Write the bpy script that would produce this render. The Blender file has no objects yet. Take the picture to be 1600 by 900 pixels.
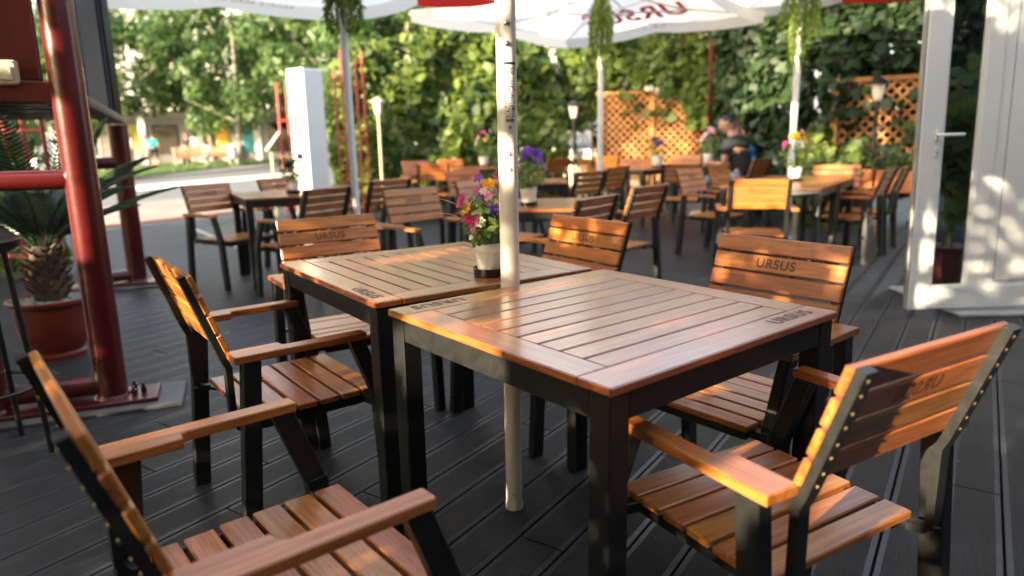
import bpy, bmesh, math, random
import numpy as np
from mathutils import Vector, Matrix, Euler
R = math.radians
random.seed(7)
rng = np.random.default_rng(7)
scene = bpy.context.scene
col = scene.collection

# ---------------------------------------------------------------- camera, sky, sun, exposure
cam_data = bpy.data.cameras.new("camera")
cam = bpy.data.objects.new("camera", cam_data)
col.objects.link(cam)
PITCH, ROLL = 0.2132, -0.0177
_fw = Vector((0, math.cos(PITCH), -math.sin(PITCH)))
_up = Vector((0, math.sin(PITCH), math.cos(PITCH)))
_rt = Vector((1, 0, 0))
_r2 = math.cos(ROLL) * _rt + math.sin(ROLL) * _up
_u2 = -math.sin(ROLL) * _rt + math.cos(ROLL) * _up
cam.matrix_world = Matrix(((_r2.x, _u2.x, -_fw.x, 0), (_r2.y, _u2.y, -_fw.y, 0), (_r2.z, _u2.z, -_fw.z, 1.1794), (0, 0, 0, 1)))
cam_data.sensor_width = 36
cam_data.lens = 36 * 1088.5 / 1600
cam_data.clip_start = 0.02
cam_data.clip_end = 2000
cam_data.dof.use_dof = True
cam_data.dof.focus_distance = 1.85
cam_data.dof.aperture_fstop = 1.9
scene.camera = cam

SUN_AZ, SUN_EL = R(222), R(15.5)            # azimuth counter-clockwise from +X, towards the sun
S = Vector((math.cos(SUN_AZ) * math.cos(SUN_EL), math.sin(SUN_AZ) * math.cos(SUN_EL), math.sin(SUN_EL)))
world = bpy.data.worlds.new("World")
scene.world = world
world.use_nodes = True
wn = world.node_tree
sky = wn.nodes.new("ShaderNodeTexSky")
sky.sky_type = 'NISHITA'
sky.sun_disc = False
sky.sun_elevation = SUN_EL
sky.sun_rotation = math.atan2(S.x, S.y)
sky.dust_density = 5.0
sky.ozone_density = 0.6
bg = wn.nodes["Background"]
# an even veil of pale summer haze over the whole sky
veil = wn.nodes.new("ShaderNodeVectorMath"); veil.operation = 'ADD'
veil.inputs[1].default_value = (1.0, 0.96, 0.89)
wn.links.new(sky.outputs[0], veil.inputs[0])
wn.links.new(veil.outputs[0], bg.inputs[0])
bg.inputs[1].default_value = 0.15
sun_data = bpy.data.lights.new("sun", 'SUN')
sun_data.energy = 5.0
sun_data.angle = R(0.5)
sun_data.color = (1.0, 0.83, 0.58)
sun = bpy.data.objects.new("sun", sun_data)
col.objects.link(sun)
sun.rotation_euler = S.to_track_quat('Z', 'Y').to_euler()
sun.location = (-20, -14, 12)
scene.view_settings.view_transform = 'Standard'
scene.view_settings.look = 'None'
scene.view_settings.exposure = 2.25
scene.view_settings.gamma = 1.0
scene.render.engine = 'CYCLES'
scene.cycles.use_denoising = True
scene.cycles.max_bounces = 8
scene.cycles.transparent_max_bounces = 8
scene.cycles.sample_clamp_indirect = 6

# ---------------------------------------------------------------- materials
def new_mat(name):
    m = bpy.data.materials.new(name); m.use_nodes = True
    return m, m.node_tree, m.node_tree.nodes["Principled BSDF"]

def plain(name, c, rough=0.5, metal=0.0, spec=None, var=0.12, scale=9.0, bump=0.0, coat=0.0):
    """solid colour broken up by soft procedural mottling"""
    m, t, p = new_mat(name)
    tc = t.nodes.new("ShaderNodeTexCoord"); n = t.nodes.new("ShaderNodeTexNoise")
    n.inputs["Scale"].default_value = scale; n.inputs["Detail"].default_value = 5
    t.links.new(tc.outputs["Object"], n.inputs["Vector"])
    r = t.nodes.new("ShaderNodeValToRGB")
    r.color_ramp.elements[0].position = 0.3; r.color_ramp.elements[1].position = 0.7
    r.color_ramp.elements[0].color = (*[max(0, x * (1 - var)) for x in c], 1)
    r.color_ramp.elements[1].color = (*[min(1, x * (1 + var)) for x in c], 1)
    t.links.new(n.outputs[0], r.inputs[0]); t.links.new(r.outputs[0], p.inputs["Base Color"])
    p.inputs["Roughness"].default_value = rough; p.inputs["Metallic"].default_value = metal
    if coat: p.inputs["Coat Weight"].default_value = coat; p.inputs["Coat Roughness"].default_value = 0.15
    rr = t.nodes.new("ShaderNodeMapRange"); rr.inputs[3].default_value = max(0.02, rough - 0.08); rr.inputs[4].default_value = min(1, rough + 0.1)
    t.links.new(n.outputs[0], rr.inputs[0]); t.links.new(rr.outputs[0], p.inputs["Roughness"])
    if bump:
        b = t.nodes.new("ShaderNodeBump"); b.inputs["Strength"].default_value = bump; b.inputs["Distance"].default_value = 0.004
        n2 = t.nodes.new("ShaderNodeTexNoise"); n2.inputs["Scale"].default_value = scale * 9
        t.links.new(tc.outputs["Object"], n2.inputs["Vector"])
        t.links.new(n2.outputs[0], b.inputs["Height"]); t.links.new(b.outputs[0], p.inputs["Normal"])
    return m

def wood(name, dark, light, rough=0.36, coat=0.4, coat_ior=1.5):
    """varnished wood, grain along local X, each piece its own tone"""
    m, t, p = new_mat(name)
    tc = t.nodes.new("ShaderNodeTexCoord"); oi = t.nodes.new("ShaderNodeObjectInfo")
    mul = t.nodes.new("ShaderNodeMath"); mul.operation = 'MULTIPLY'; mul.inputs[1].default_value = 37.0
    t.links.new(oi.outputs["Random"], mul.inputs[0])
    add = t.nodes.new("ShaderNodeVectorMath"); add.operation = 'ADD'
    t.links.new(tc.outputs["Object"], add.inputs[0]); t.links.new(mul.outputs[0], add.inputs[1])
    mp = t.nodes.new("ShaderNodeMapping"); mp.inputs["Scale"].default_value = (1.7, 24, 24)
    t.links.new(add.outputs[0], mp.inputs[0])
    n = t.nodes.new("ShaderNodeTexNoise"); n.inputs["Scale"].default_value = 2.6; n.inputs["Detail"].default_value = 7
    n.inputs["Roughness"].default_value = 0.62; n.inputs["Distortion"].default_value = 1.1
    t.links.new(mp.outputs[0], n.inputs["Vector"])
    mp2 = t.nodes.new("ShaderNodeMapping"); mp2.inputs["Scale"].default_value = (5, 270, 270)
    t.links.new(add.outputs[0], mp2.inputs[0])
    f = t.nodes.new("ShaderNodeTexNoise"); f.inputs["Scale"].default_value = 1.0; f.inputs["Detail"].default_value = 3
    t.links.new(mp2.outputs[0], f.inputs["Vector"])
    mx = t.nodes.new("ShaderNodeMath"); mx.operation = 'MULTIPLY_ADD'; mx.inputs[1].default_value = 0.32
    t.links.new(f.outputs[0], mx.inputs[0]); t.links.new(n.outputs[0], mx.inputs[2])
    sub = t.nodes.new("ShaderNodeMath"); sub.operation = 'SUBTRACT'; sub.inputs[1].default_value = 0.16
    t.links.new(mx.outputs[0], sub.inputs[0])
    r = t.nodes.new("ShaderNodeValToRGB")
    e = r.color_ramp.elements
    e[0].position = 0.34; e[0].color = (*dark, 1); e[1].position = 0.62; e[1].color = (*light, 1)
    t.links.new(sub.outputs[0], r.inputs[0])
    hs = t.nodes.new("ShaderNodeHueSaturation")
    mr = t.nodes.new("ShaderNodeMapRange"); mr.inputs[3].default_value = 0.80; mr.inputs[4].default_value = 1.18
    t.links.new(oi.outputs["Random"], mr.inputs[0]); t.links.new(mr.outputs[0], hs.inputs["Value"])
    fr = t.nodes.new("ShaderNodeMath"); fr.operation = 'FRACT'; t.links.new(mul.outputs[0], fr.inputs[0])
    mh = t.nodes.new("ShaderNodeMapRange"); mh.inputs[3].default_value = 0.490; mh.inputs[4].default_value = 0.508
    t.links.new(fr.outputs[0], mh.inputs[0]); t.links.new(mh.outputs[0], hs.inputs["Hue"])
    t.links.new(r.outputs[0], hs.inputs["Color"]); t.links.new(hs.outputs[0], p.inputs["Base Color"])
    r2 = t.nodes.new("ShaderNodeMapRange"); r2.inputs[3].default_value = rough + 0.08; r2.inputs[4].default_value = rough - 0.06
    t.links.new(n.outputs[0], r2.inputs[0]); t.links.new(r2.outputs[0], p.inputs["Roughness"])
    p.inputs["Coat Weight"].default_value = coat; p.inputs["Coat Roughness"].default_value = 0.2
    if coat: p.inputs["Coat IOR"].default_value = coat_ior
    b = t.nodes.new("ShaderNodeBump"); b.inputs["Strength"].default_value = 0.12; b.inputs["Distance"].default_value = 0.002
    t.links.new(f.outputs[0], b.inputs["Height"]); t.links.new(b.outputs[0], p.inputs["Normal"])
    return m

def leafmat(name, c1, c2, trans=0.35, rough=0.5):
    """leaf: hue varies leaf by leaf, light passes through"""
    m, t, p = new_mat(name)
    g = t.nodes.new("ShaderNodeNewGeometry"); r = t.nodes.new("ShaderNodeValToRGB")
    r.color_ramp.elements[0].color = (*c1, 1); r.color_ramp.elements[1].color = (*c2, 1)
    t.links.new(g.outputs["Random Per Island"], r.inputs[0]); t.links.new(r.outputs[0], p.inputs["Base Color"])
    p.inputs["Roughness"].default_value = rough
    tr = t.nodes.new("ShaderNodeBsdfTranslucent")
    hs = t.nodes.new("ShaderNodeHueSaturation"); hs.inputs["Hue"].default_value = 0.485; hs.inputs["Value"].default_value = 1.7
    t.links.new(r.outputs[0], hs.inputs["Color"]); t.links.new(hs.outputs[0], tr.inputs[0])
    mx = t.nodes.new("ShaderNodeMixShader"); mx.inputs[0].default_value = trans
    t.links.new(p.outputs[0], mx.inputs[1]); t.links.new(tr.outputs[0], mx.inputs[2])
    t.links.new(mx.outputs[0], t.nodes["Material Output"].inputs[0])
    return m

def fabric(name, c, trans=0.4):
    m, t, p = new_mat(name)
    tc = t.nodes.new("ShaderNodeTexCoord"); n = t.nodes.new("ShaderNodeTexNoise"); n.inputs["Scale"].default_value = 3
    t.links.new(tc.outputs["Object"], n.inputs["Vector"])
    r = t.nodes.new("ShaderNodeValToRGB")
    r.color_ramp.elements[0].color = (*[x * 0.93 for x in c], 1); r.color_ramp.elements[1].color = (*c, 1)
    t.links.new(n.outputs[0], r.inputs[0]); t.links.new(r.outputs[0], p.inputs["Base Color"])
    p.inputs["Roughness"].default_value = 0.85
    tr = t.nodes.new("ShaderNodeBsdfTranslucent"); t.links.new(r.outputs[0], tr.inputs[0])
    mx = t.nodes.new("ShaderNodeMixShader"); mx.inputs[0].default_value = trans
    t.links.new(p.outputs[0], mx.inputs[1]); t.links.new(tr.outputs[0], mx.inputs[2])
    t.links.new(mx.outputs[0], t.nodes["Material Output"].inputs[0])
    return m

def deckmat():
    """charcoal composite: fine reeding along the plank, plain margins, scuffs; the plank runs along local X"""
    m, t, p = new_mat("charcoal_decking")
    tc = t.nodes.new("ShaderNodeTexCoord"); oi = t.nodes.new("ShaderNodeObjectInfo")
    sep = t.nodes.new("ShaderNodeSeparateXYZ"); t.links.new(tc.outputs["Object"], sep.inputs[0])
    sn = t.nodes.new("ShaderNodeMath"); sn.operation = 'MULTIPLY'; sn.inputs[1].default_value = 2 * math.pi / 0.0052
    t.links.new(sep.outputs["Y"], sn.inputs[0])
    si = t.nodes.new("ShaderNodeMath"); si.operation = 'SINE'; t.links.new(sn.outputs[0], si.inputs[0])
    ab = t.nodes.new("ShaderNodeMath"); ab.operation = 'ABSOLUTE'; t.links.new(sep.outputs["Y"], ab.inputs[0])
    lt = t.nodes.new("ShaderNodeMath"); lt.operation = 'LESS_THAN'; lt.inputs[1].default_value = 0.056
    t.links.new(ab.outputs[0], lt.inputs[0])
    gr = t.nodes.new("ShaderNodeMath"); gr.operation = 'MULTIPLY'
    t.links.new(si.outputs[0], gr.inputs[0]); t.links.new(lt.outputs[0], gr.inputs[1])
    mul = t.nodes.new("ShaderNodeVectorMath"); mul.operation = 'ADD'
    t.links.new(tc.outputs["Object"], mul.inputs[0]); t.links.new(oi.outputs["Location"], mul.inputs[1])
    mp = t.nodes.new("ShaderNodeMapping"); mp.inputs["Scale"].default_value = (1.2, 5, 5)
    t.links.new(mul.outputs[0], mp.inputs[0])
    n = t.nodes.new("ShaderNodeTexNoise"); n.inputs["Scale"].default_value = 3; n.inputs["Detail"].default_value = 8; n.inputs["Roughness"].default_value = 0.7
    t.links.new(mp.outputs[0], n.inputs["Vector"])
    r = t.nodes.new("ShaderNodeValToRGB")
    e = r.color_ramp.elements
    e[0].position = 0.3; e[0].color = (0.0165, 0.0182, 0.0215, 1); e[1].position = 0.72; e[1].color = (0.035, 0.038, 0.044, 1)
    t.links.new(n.outputs[0], r.inputs[0])
    hs = t.nodes.new("ShaderNodeHueSaturation")
    mr = t.nodes.new("ShaderNodeMapRange"); mr.inputs[3].default_value = 0.82; mr.inputs[4].default_value = 1.18
    t.links.new(oi.outputs["Random"], mr.inputs[0]); t.links.new(mr.outputs[0], hs.inputs["Value"])
    t.links.new(r.outputs[0], hs.inputs["Color"])
    # grooves darker than the ridges between them
    dk = t.nodes.new("ShaderNodeMix"); dk.data_type = 'RGBA'; dk.blend_type = 'MULTIPLY'
    mr2 = t.nodes.new("ShaderNodeMapRange"); mr2.inputs[1].default_value = -1; mr2.inputs[2].default_value = 0.2; mr2.inputs[3].default_value = 0.55; mr2.inputs[4].default_value = 0.0
    t.links.new(gr.outputs[0], mr2.inputs[0]); t.links.new(mr2.outputs[0], dk.inputs["Factor"])
    dk.inputs["B"].default_value = (0.25, 0.25, 0.27, 1)
    t.links.new(hs.outputs[0], dk.inputs["A"]); t.links.new(dk.outputs["Result"], p.inputs["Base Color"])
    geo = t.nodes.new("ShaderNodeNewGeometry")
    dn = t.nodes.new("ShaderNodeTexNoise"); dn.inputs["Scale"].default_value = 1.7; dn.inputs["Detail"].default_value = 10; dn.inputs["Roughness"].default_value = 0.75; dn.inputs["Distortion"].default_value = 0.6
    t.links.new(geo.outputs["Position"], dn.inputs["Vector"])
    dm = t.nodes.new("ShaderNodeMapRange"); dm.inputs[1].default_value = 0.48; dm.inputs[2].default_value = 0.78; dm.inputs[3].default_value = 0.0; dm.inputs[4].default_value = 0.6
    t.links.new(dn.outputs[0], dm.inputs[0])
    sc_ = t.nodes.new("ShaderNodeTexNoise"); sc_.inputs["Scale"].default_value = 1.0; sc_.inputs["Detail"].default_value = 4
    smp = t.nodes.new("ShaderNodeMapping"); smp.inputs["Scale"].default_value = (4, 60, 1); smp.inputs["Rotation"].default_value = (0, 0, 0.5)
    t.links.new(geo.outputs["Position"], smp.inputs[0]); t.links.new(smp.outputs[0], sc_.inputs["Vector"])
    sm_ = t.nodes.new("ShaderNodeMapRange"); sm_.inputs[1].default_value = 0.66; sm_.inputs[2].default_value = 0.76; sm_.inputs[3].default_value = 0.0; sm_.inputs[4].default_value = 0.35
    t.links.new(sc_.outputs[0], sm_.inputs[0])
    mxx = t.nodes.new("ShaderNodeMath"); mxx.operation = 'MAXIMUM'; t.links.new(dm.outputs[0], mxx.inputs[0]); t.links.new(sm_.outputs[0], mxx.inputs[1])
    dmx = t.nodes.new("ShaderNodeMix"); dmx.data_type = 'RGBA'; dmx.inputs["B"].default_value = (0.105, 0.100, 0.094, 1)
    t.links.new(mxx.outputs[0], dmx.inputs["Factor"]); t.links.new(dk.outputs["Result"], dmx.inputs["A"]); t.links.new(dmx.outputs["Result"], p.inputs["Base Color"])
    r2 = t.nodes.new("ShaderNodeMapRange"); r2.inputs[3].default_value = 0.32; r2.inputs[4].default_value = 0.58
    t.links.new(n.outputs[0], r2.inputs[0]); t.links.new(r2.outputs[0], p.inputs["Roughness"])
    b = t.nodes.new("ShaderNodeBump"); b.inputs["Strength"].default_value = 0.8; b.inputs["Distance"].default_value = 0.0022
    t.links.new(gr.outputs[0], b.inputs["Height"]); t.links.new(b.outputs[0], p.inputs["Normal"])
    return m

def groundmat(name, c1, c2, scale, rough=0.85, bump=0.3):
    m, t, p = new_mat(name)
    tc = t.nodes.new("ShaderNodeTexCoord")
    n = t.nodes.new("ShaderNodeTexNoise"); n.inputs["Scale"].default_value = scale; n.inputs["Detail"].default_value = 9; n.inputs["Roughness"].default_value = 0.68
    t.links.new(tc.outputs["Object"], n.inputs["Vector"])
    r = t.nodes.new("ShaderNodeValToRGB"); e = r.color_ramp.elements
    e[0].position = 0.32; e[0].color = (*c1, 1); e[1].position = 0.68; e[1].color = (*c2, 1)
    t.links.new(n.outputs[0], r.inputs[0]); t.links.new(r.outputs[0], p.inputs["Base Color"])
    p.inputs["Roughness"].default_value = rough
    b = t.nodes.new("ShaderNodeBump"); b.inputs["Strength"].default_value = bump; b.inputs["Distance"].default_value = 0.02
    t.links.new(n.outputs[0], b.inputs["Height"]); t.links.new(b.outputs[0], p.inputs["Normal"])
    return m

def glassmat(name, tint):
    m, t, p = new_mat(name)
    tr = t.nodes.new("ShaderNodeBsdfTransparent"); tr.inputs[0].default_value = (*tint, 1)
    gl = t.nodes.new("ShaderNodeBsdfGlossy"); gl.inputs["Roughness"].default_value = 0.02
    fr = t.nodes.new("ShaderNodeFresnel"); fr.inputs[0].default_value = 1.55
    mx = t.nodes.new("ShaderNodeMixShader")
    t.links.new(fr.outputs[0], mx.inputs[0]); t.links.new(tr.outputs[0], mx.inputs[1]); t.links.new(gl.outputs[0], mx.inputs[2])
    t.links.new(mx.outputs[0], t.nodes["Material Output"].inputs[0])
    return m

M_WOOD = wood("varnished_teak", (0.29, 0.084, 0.015), (0.50, 0.178, 0.036))
M_TABLE = wood("table_teak", (0.30, 0.086, 0.016), (0.45, 0.150, 0.032), rough=0.32, coat=1.0, coat_ior=1.65)
M_LATT = wood("stained_lattice", (0.38, 0.15, 0.034), (0.60, 0.29, 0.075), rough=0.6, coat=0.0)
M_PLANK = wood("rough_timber", (0.13, 0.10, 0.075), (0.26, 0.20, 0.15), rough=0.75, coat=0.0)
M_BENCH = wood("bench_wood", (0.22, 0.08, 0.035), (0.36, 0.15, 0.07), rough=0.6, coat=0.0)
M_BURN = plain("burnt_lettering", (0.085, 0.032, 0.012), 0.6)
M_METAL = plain("black_powder_coat", (0.013, 0.0135, 0.013), 0.40, var=0.2, scale=40, bump=0.05)
M_RIVET = plain("brass_screw", (0.62, 0.46, 0.20), 0.3, metal=1.0)
M_DECK = deckmat()
M_RED = plain("red_gloss_paint", (0.088, 0.006, 0.006), 0.3, var=0.15, scale=6, coat=0.4)
def worn(m, rust):
    t = m.node_tree; p = t.nodes["Principled BSDF"]; src = p.inputs["Base Color"].links[0].from_socket
    g = t.nodes.new("ShaderNodeNewGeometry"); n = t.nodes.new("ShaderNodeTexNoise"); n.inputs["Scale"].default_value = 26; n.inputs["Detail"].default_value = 8; n.inputs["Roughness"].default_value = 0.7
    t.links.new(g.outputs["Position"], n.inputs["Vector"])
    r = t.nodes.new("ShaderNodeMapRange"); r.inputs[1].default_value = 0.64; r.inputs[2].default_value = 0.70
    t.links.new(n.outputs[0], r.inputs[0])
    mx = t.nodes.new("ShaderNodeMix"); mx.data_type = 'RGBA'; mx.inputs["B"].default_value = (*rust, 1)
    t.links.new(r.outputs[0], mx.inputs["Factor"]); t.links.new(src, mx.inputs["A"]); t.links.new(mx.outputs["Result"], p.inputs["Base Color"])
    b = t.nodes.new("ShaderNodeBump"); b.inputs["Strength"].default_value = 0.25; b.inputs["Distance"].default_value = 0.002
    n2 = t.nodes.new("ShaderNodeTexNoise"); n2.inputs["Scale"].default_value = 60; t.links.new(g.outputs["Position"], n2.inputs["Vector"])
    t.links.new(n2.outputs[0], b.inputs["Height"]); t.links.new(b.outputs[0], p.inputs["Normal"])
worn(M_RED, (.035, .012, .008))
M_REDWALL = plain("dark_red_panel", (0.115, 0.010, 0.008), 0.42, var=0.15, scale=3)
M_REDFENCE = plain("red_fence_paint", (0.42, 0.045, 0.03), 0.5)
M_SLATE = plain("blue_grey_panel", (0.030, 0.040, 0.058), 0.7, var=0.08, scale=3)
M_BLACK = plain("black_plastic", (0.014, 0.014, 0.015), 0.35, var=0.2)
M_POLE = plain("cream_pole_paint", (0.74, 0.70, 0.63), 0.32, var=0.05, scale=4)
M_WPOLE = plain("white_pole_paint", (0.78, 0.77, 0.74), 0.35, var=0.04)
M_STEEL = plain("steel", (0.55, 0.54, 0.52), 0.3, metal=1.0)
M_PVC = plain("white_pvc", (0.74, 0.74, 0.71), 0.3, var=0.03, scale=2)
M_GASKET = plain("grey_gasket", (0.12, 0.12, 0.12), 0.6)
M_GLASS = glassmat("door_glass", (0.46, 0.52, 0.55))
M_CANW = fabric("white_canopy_cloth", (0.90, 0.89, 0.87), 0.6)
M_CANR = fabric("red_canopy_cloth", (0.72, 0.045, 0.03), 0.42)
M_REDPRINT = fabric("red_print", (0.70, 0.03, 0.03), 0.3)
M_GREYPRINT = fabric("grey_print", (0.45, 0.42, 0.40), 0.3)
M_PINKPRINT = fabric("pink_print", (0.70, 0.42, 0.40), 0.3)
M_BLKPRINT = plain("black_print", (0.03, 0.03, 0.035), 0.6)
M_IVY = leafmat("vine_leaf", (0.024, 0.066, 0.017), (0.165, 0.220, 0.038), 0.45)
M_IVYD = leafmat("painted_shade_vine_leaf", (0.013, 0.032, 0.011), (0.040, 0.078, 0.021), 0.2)  # vine leaf again, the shade of unlit masses put into its colour
M_TREE = leafmat("tree_leaf", (0.024, 0.066, 0.017), (0.085, 0.145, 0.034))
M_TREEY = leafmat("yellow_green_leaf", (0.110, 0.160, 0.030), (0.230, 0.240, 0.050))
M_GARL = leafmat("garland_needle", (0.130, 0.220, 0.030), (0.240, 0.330, 0.060), 0.4)
M_FLOWLEAF = leafmat("flower_leaf", (0.070, 0.140, 0.025), (0.190, 0.280, 0.060), 0.3)
M_PALM = leafmat("cycad_leaf", (0.022, 0.060, 0.025), (0.060, 0.110, 0.040), 0.2, 0.35)
M_BARK = plain("bark", (0.11, 0.075, 0.05), 0.9, var=0.4, scale=14, bump=0.6)
M_BARKL = plain("pale_bark", (0.28, 0.25, 0.20), 0.9, var=0.3, scale=5, bump=0.5)
M_STALK = plain("pink_stalk", (0.46, 0.22, 0.14), 0.5)
M_POTW = plain("white_pot_plastic", (0.76, 0.74, 0.66), 0.4, var=0.04)
M_DISH = plain("black_glass_dish", (0.010, 0.009, 0.009), 0.12, var=0.1)
M_SOIL = plain("potting_soil", (0.05, 0.035, 0.022), 0.95, var=0.4, scale=60, bump=0.8)
M_REDPOT = plain("red_clay_pot", (0.20, 0.028, 0.018), 0.42, var=0.15, scale=5)
M_TERRA = plain("terracotta", (0.46, 0.15, 0.05), 0.7, var=0.15, scale=6)
M_PEBBLE = plain("pebbles", (0.50, 0.49, 0.45), 0.8, var=0.3, scale=30)
M_CONC = plain("concrete", (0.36, 0.36, 0.35), 0.85, var=0.12, scale=3, bump=0.3)
M_WHITEWALL = plain("white_render", (0.76, 0.76, 0.74), 0.8, var=0.04, scale=3, bump=0.1)
M_PLATE = plain("grey_steel_plate", (0.12, 0.12, 0.12), 0.55, var=0.25, scale=12)
M_CREAM = plain("cream_wall", (0.60, 0.50, 0.33), 0.85, var=0.08)
M_SKIN = plain("skin", (0.42, 0.22, 0.15), 0.55, var=0.06)
M_HAIR = plain("dark_hair", (0.018, 0.013, 0.010), 0.55, var=0.3, scale=60, bump=0.5)
PETAL = {k: leafmat("petal_" + k, a, b, 0.25) for k, (a, b) in dict(
    magenta=((0.50, 0.02, 0.16), (0.72, 0.06, 0.26)), yellow=((0.85, 0.36, 0.01), (0.95, 0.60, 0.03)),
    purple=((0.10, 0.02, 0.28), (0.24, 0.05, 0.46)), white=((0.70, 0.64, 0.60), (0.85, 0.80, 0.75)),
    pink=((0.75, 0.26, 0.40), (0.85, 0.48, 0.55)), red=((0.60, 0.04, 0.03), (0.75, 0.10, 0.04)), navy=((0.02, 0.02, 0.10), (0.06, 0.03, 0.18)),
    orange=((0.80, 0.20, 0.03), (0.90, 0.38, 0.10))).items()}
def cloth(n, c): return plain("cloth_" + n, c, 0.9, var=0.1, scale=12, bump=0.2)

# ---------------------------------------------------------------- mesh helpers
def mesh_from(name, verts, faces, mat=None, smooth=None):
    me = bpy.data.meshes.new(name)
    me.from_pydata([tuple(v) for v in verts], [], faces)
    if mat: me.materials.append(mat)
    if smooth is not None:
        me.polygons.foreach_set("use_smooth", [True] * len(me.polygons))
        me.set_sharp_from_angle(angle=R(smooth))
    me.update()
    return me

class MB:
    """collects shapes into one mesh"""
    def __init__(s): s.v = []; s.f = []
    def add(s, v, f):
        o = len(s.v); s.v += [Vector(x) for x in v]; s.f += [tuple(i + o for i in q) for q in f]; return s
    def box(s, c, d, rot=None):
        x, y, z = (q / 2 for q in d); c = Vector(c)
        v = [Vector(p) for p in ((-x, -y, -z), (x, -y, -z), (x, y, -z), (-x, y, -z), (-x, -y, z), (x, -y, z), (x, y, z), (-x, y, z))]
        if rot is not None: v = [rot @ p for p in v]
        return s.add([p + c for p in v], [(3, 2, 1, 0), (4, 5, 6, 7), (0, 1, 5, 4), (1, 2, 6, 5), (2, 3, 7, 6), (3, 0, 4, 7)])
    def bbox(s, c, d, r=0.003, rot=None):
        """box with chamfered edges"""
        bm = bmesh.new(); bmesh.ops.create_cube(bm, size=1)
        for v in bm.verts: v.co = Vector((v.co.x * d[0], v.co.y * d[1], v.co.z * d[2]))
        bmesh.ops.bevel(bm, geom=bm.edges[:], offset=min(r, min(d) * 0.45), segments=1, affect='EDGES')
        c = Vector(c); bm.verts.index_update()
        vs = [((rot @ v.co) if rot is not None else v.co.copy()) + c for v in bm.verts]
        s.add(vs, [tuple(v.index for v in f.verts) for f in bm.faces]); bm.free(); return s
    def bar(s, a, b, w, d, up=(0, 0, 1), r=0.002, ext=0.0):
        """rectangular bar from a to b: w across, d along up"""
        a = Vector(a); b = Vector(b); x = (b - a).normalized(); L = (b - a).length + ext
        u = Vector(up); y = u.cross(x)
        if y.length < 1e-4: y = Vector((1, 0, 0)).cross(x)
        y.normalize(); z = x.cross(y)
        m = Matrix((x, y, z)).transposed()
        return s.bbox((a + b) / 2, (L, w, d), r, m)
    def tube(s, pts, rad, n=10, cap=True):
        pts = [Vector(p) for p in pts]; rads = rad if isinstance(rad, (list, tuple)) else [rad] * len(pts)
        rings = []; t0 = (pts[1] - pts[0]).normalized()
        y = t0.orthogonal().normalized()
        o = len(s.v)
        for i, p in enumerate(pts):
            t = (pts[min(i + 1, len(pts) - 1)] - pts[max(i - 1, 0)]).normalized()
            y = (y - t * y.dot(t)).normalized(); z = t.cross(y)
            for k in range(n):
                a = 2 * math.pi * k / n
                s.v.append(p + (y * math.cos(a) + z * math.sin(a)) * rads[i])
        for i in range(len(pts) - 1):
            for k in range(n):
                s.f.append((o + i * n + k, o + i * n + (k + 1) % n, o + (i + 1) * n + (k + 1) % n, o + (i + 1) * n + k))
        if cap:
            s.f.append(tuple(o + k for k in reversed(range(n)))); s.f.append(tuple(o + (len(pts) - 1) * n + k for k in range(n)))
        return s
    def lathe(s, prof, n=20, c=(0, 0, 0), closed=True):
        o = len(s.v); c = Vector(c)
        for r, z in prof:
            for k in range(n):
                a = 2 * math.pi * k / n
                s.v.append(c + Vector((r * math.cos(a), r * math.sin(a), z)))
        for i in range(len(prof) - 1):
            for k in range(n):
                s.f.append((o + i * n + k, o + i * n + (k + 1) % n, o + (i + 1) * n + (k + 1) % n, o + (i + 1) * n + k))
        if closed:
            s.f.append(tuple(o + k for k in reversed(range(n)))); s.f.append(tuple(o + (len(prof) - 1) * n + k for k in range(n)))
        return s
    def prism(s, poly, z0, z1):
        n = len(poly); v = [(x, y, z0) for x, y in poly] + [(x, y, z1) for x, y in poly]
        f = [tuple(reversed(range(n))), tuple(range(n, 2 * n))] + [(i, (i + 1) % n, n + (i + 1) % n, n + i) for i in range(n)]
        return s.add(v, f)
    def mesh(s, name, mat, smooth=None): return mesh_from(name, s.v, s.f, mat, smooth)

def obj(name, me, parent=None, loc=None, rot=None, label=None, kind=None):
    o = bpy.data.objects.new(name, me); col.objects.link(o)
    if parent is not None: o.parent = parent
    if loc is not None: o.location = loc
    if rot is not None: o.rotation_euler = rot
    if label: o['label'] = label
    if kind: o['kind'] = kind
    return o
def tag(o, label, cat, group=None, kind=None):
    if label: o['label'] = label
    if cat: o['category'] = cat
    if group: o['group'] = group
    if kind: o['kind'] = kind
    return o
def thing(name, label, cat, loc=(0, 0, 0), rz=0.0, group=None):
    o = bpy.data.objects.new(name, None); col.objects.link(o)
    o.empty_display_size = 0.1; o.location = loc; o.rotation_euler = (0, 0, rz)
    return tag(o, label, cat, group)
KIDS = {}
def copy_tree(o, parent=None):
    c = o.copy(); col.objects.link(c)
    if parent is not None: c.parent = parent
    for ch in o.children: copy_tree(ch, c)
    return c

_textcache = {}
def text_mesh(s, size, mat, mirror=False, bold=0.0, spacing=1.0):
    key = (s, size, mat.name, mirror, bold, spacing)
    if key in _textcache: return _textcache[key]
    cu = bpy.data.curves.new("lettering", 'FONT'); cu.body = s; cu.size = size
    cu.align_x = 'CENTER'; cu.align_y = 'CENTER'; cu.resolution_u = 3; cu.offset = bold; cu.space_character = spacing
    to = bpy.data.objects.new("lettering", cu); col.objects.link(to)
    bpy.context.view_layer.update()
    me = bpy.data.meshes.new_from_object(to.evaluated_get(bpy.context.evaluated_depsgraph_get()))
    bpy.data.objects.remove(to); bpy.data.curves.remove(cu)
    me.materials.clear(); me.materials.append(mat)
    if mirror:
        for v in me.vertices: v.co.x = -v.co.x
        me.flip_normals()
    _textcache[key] = me
    return me

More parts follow.
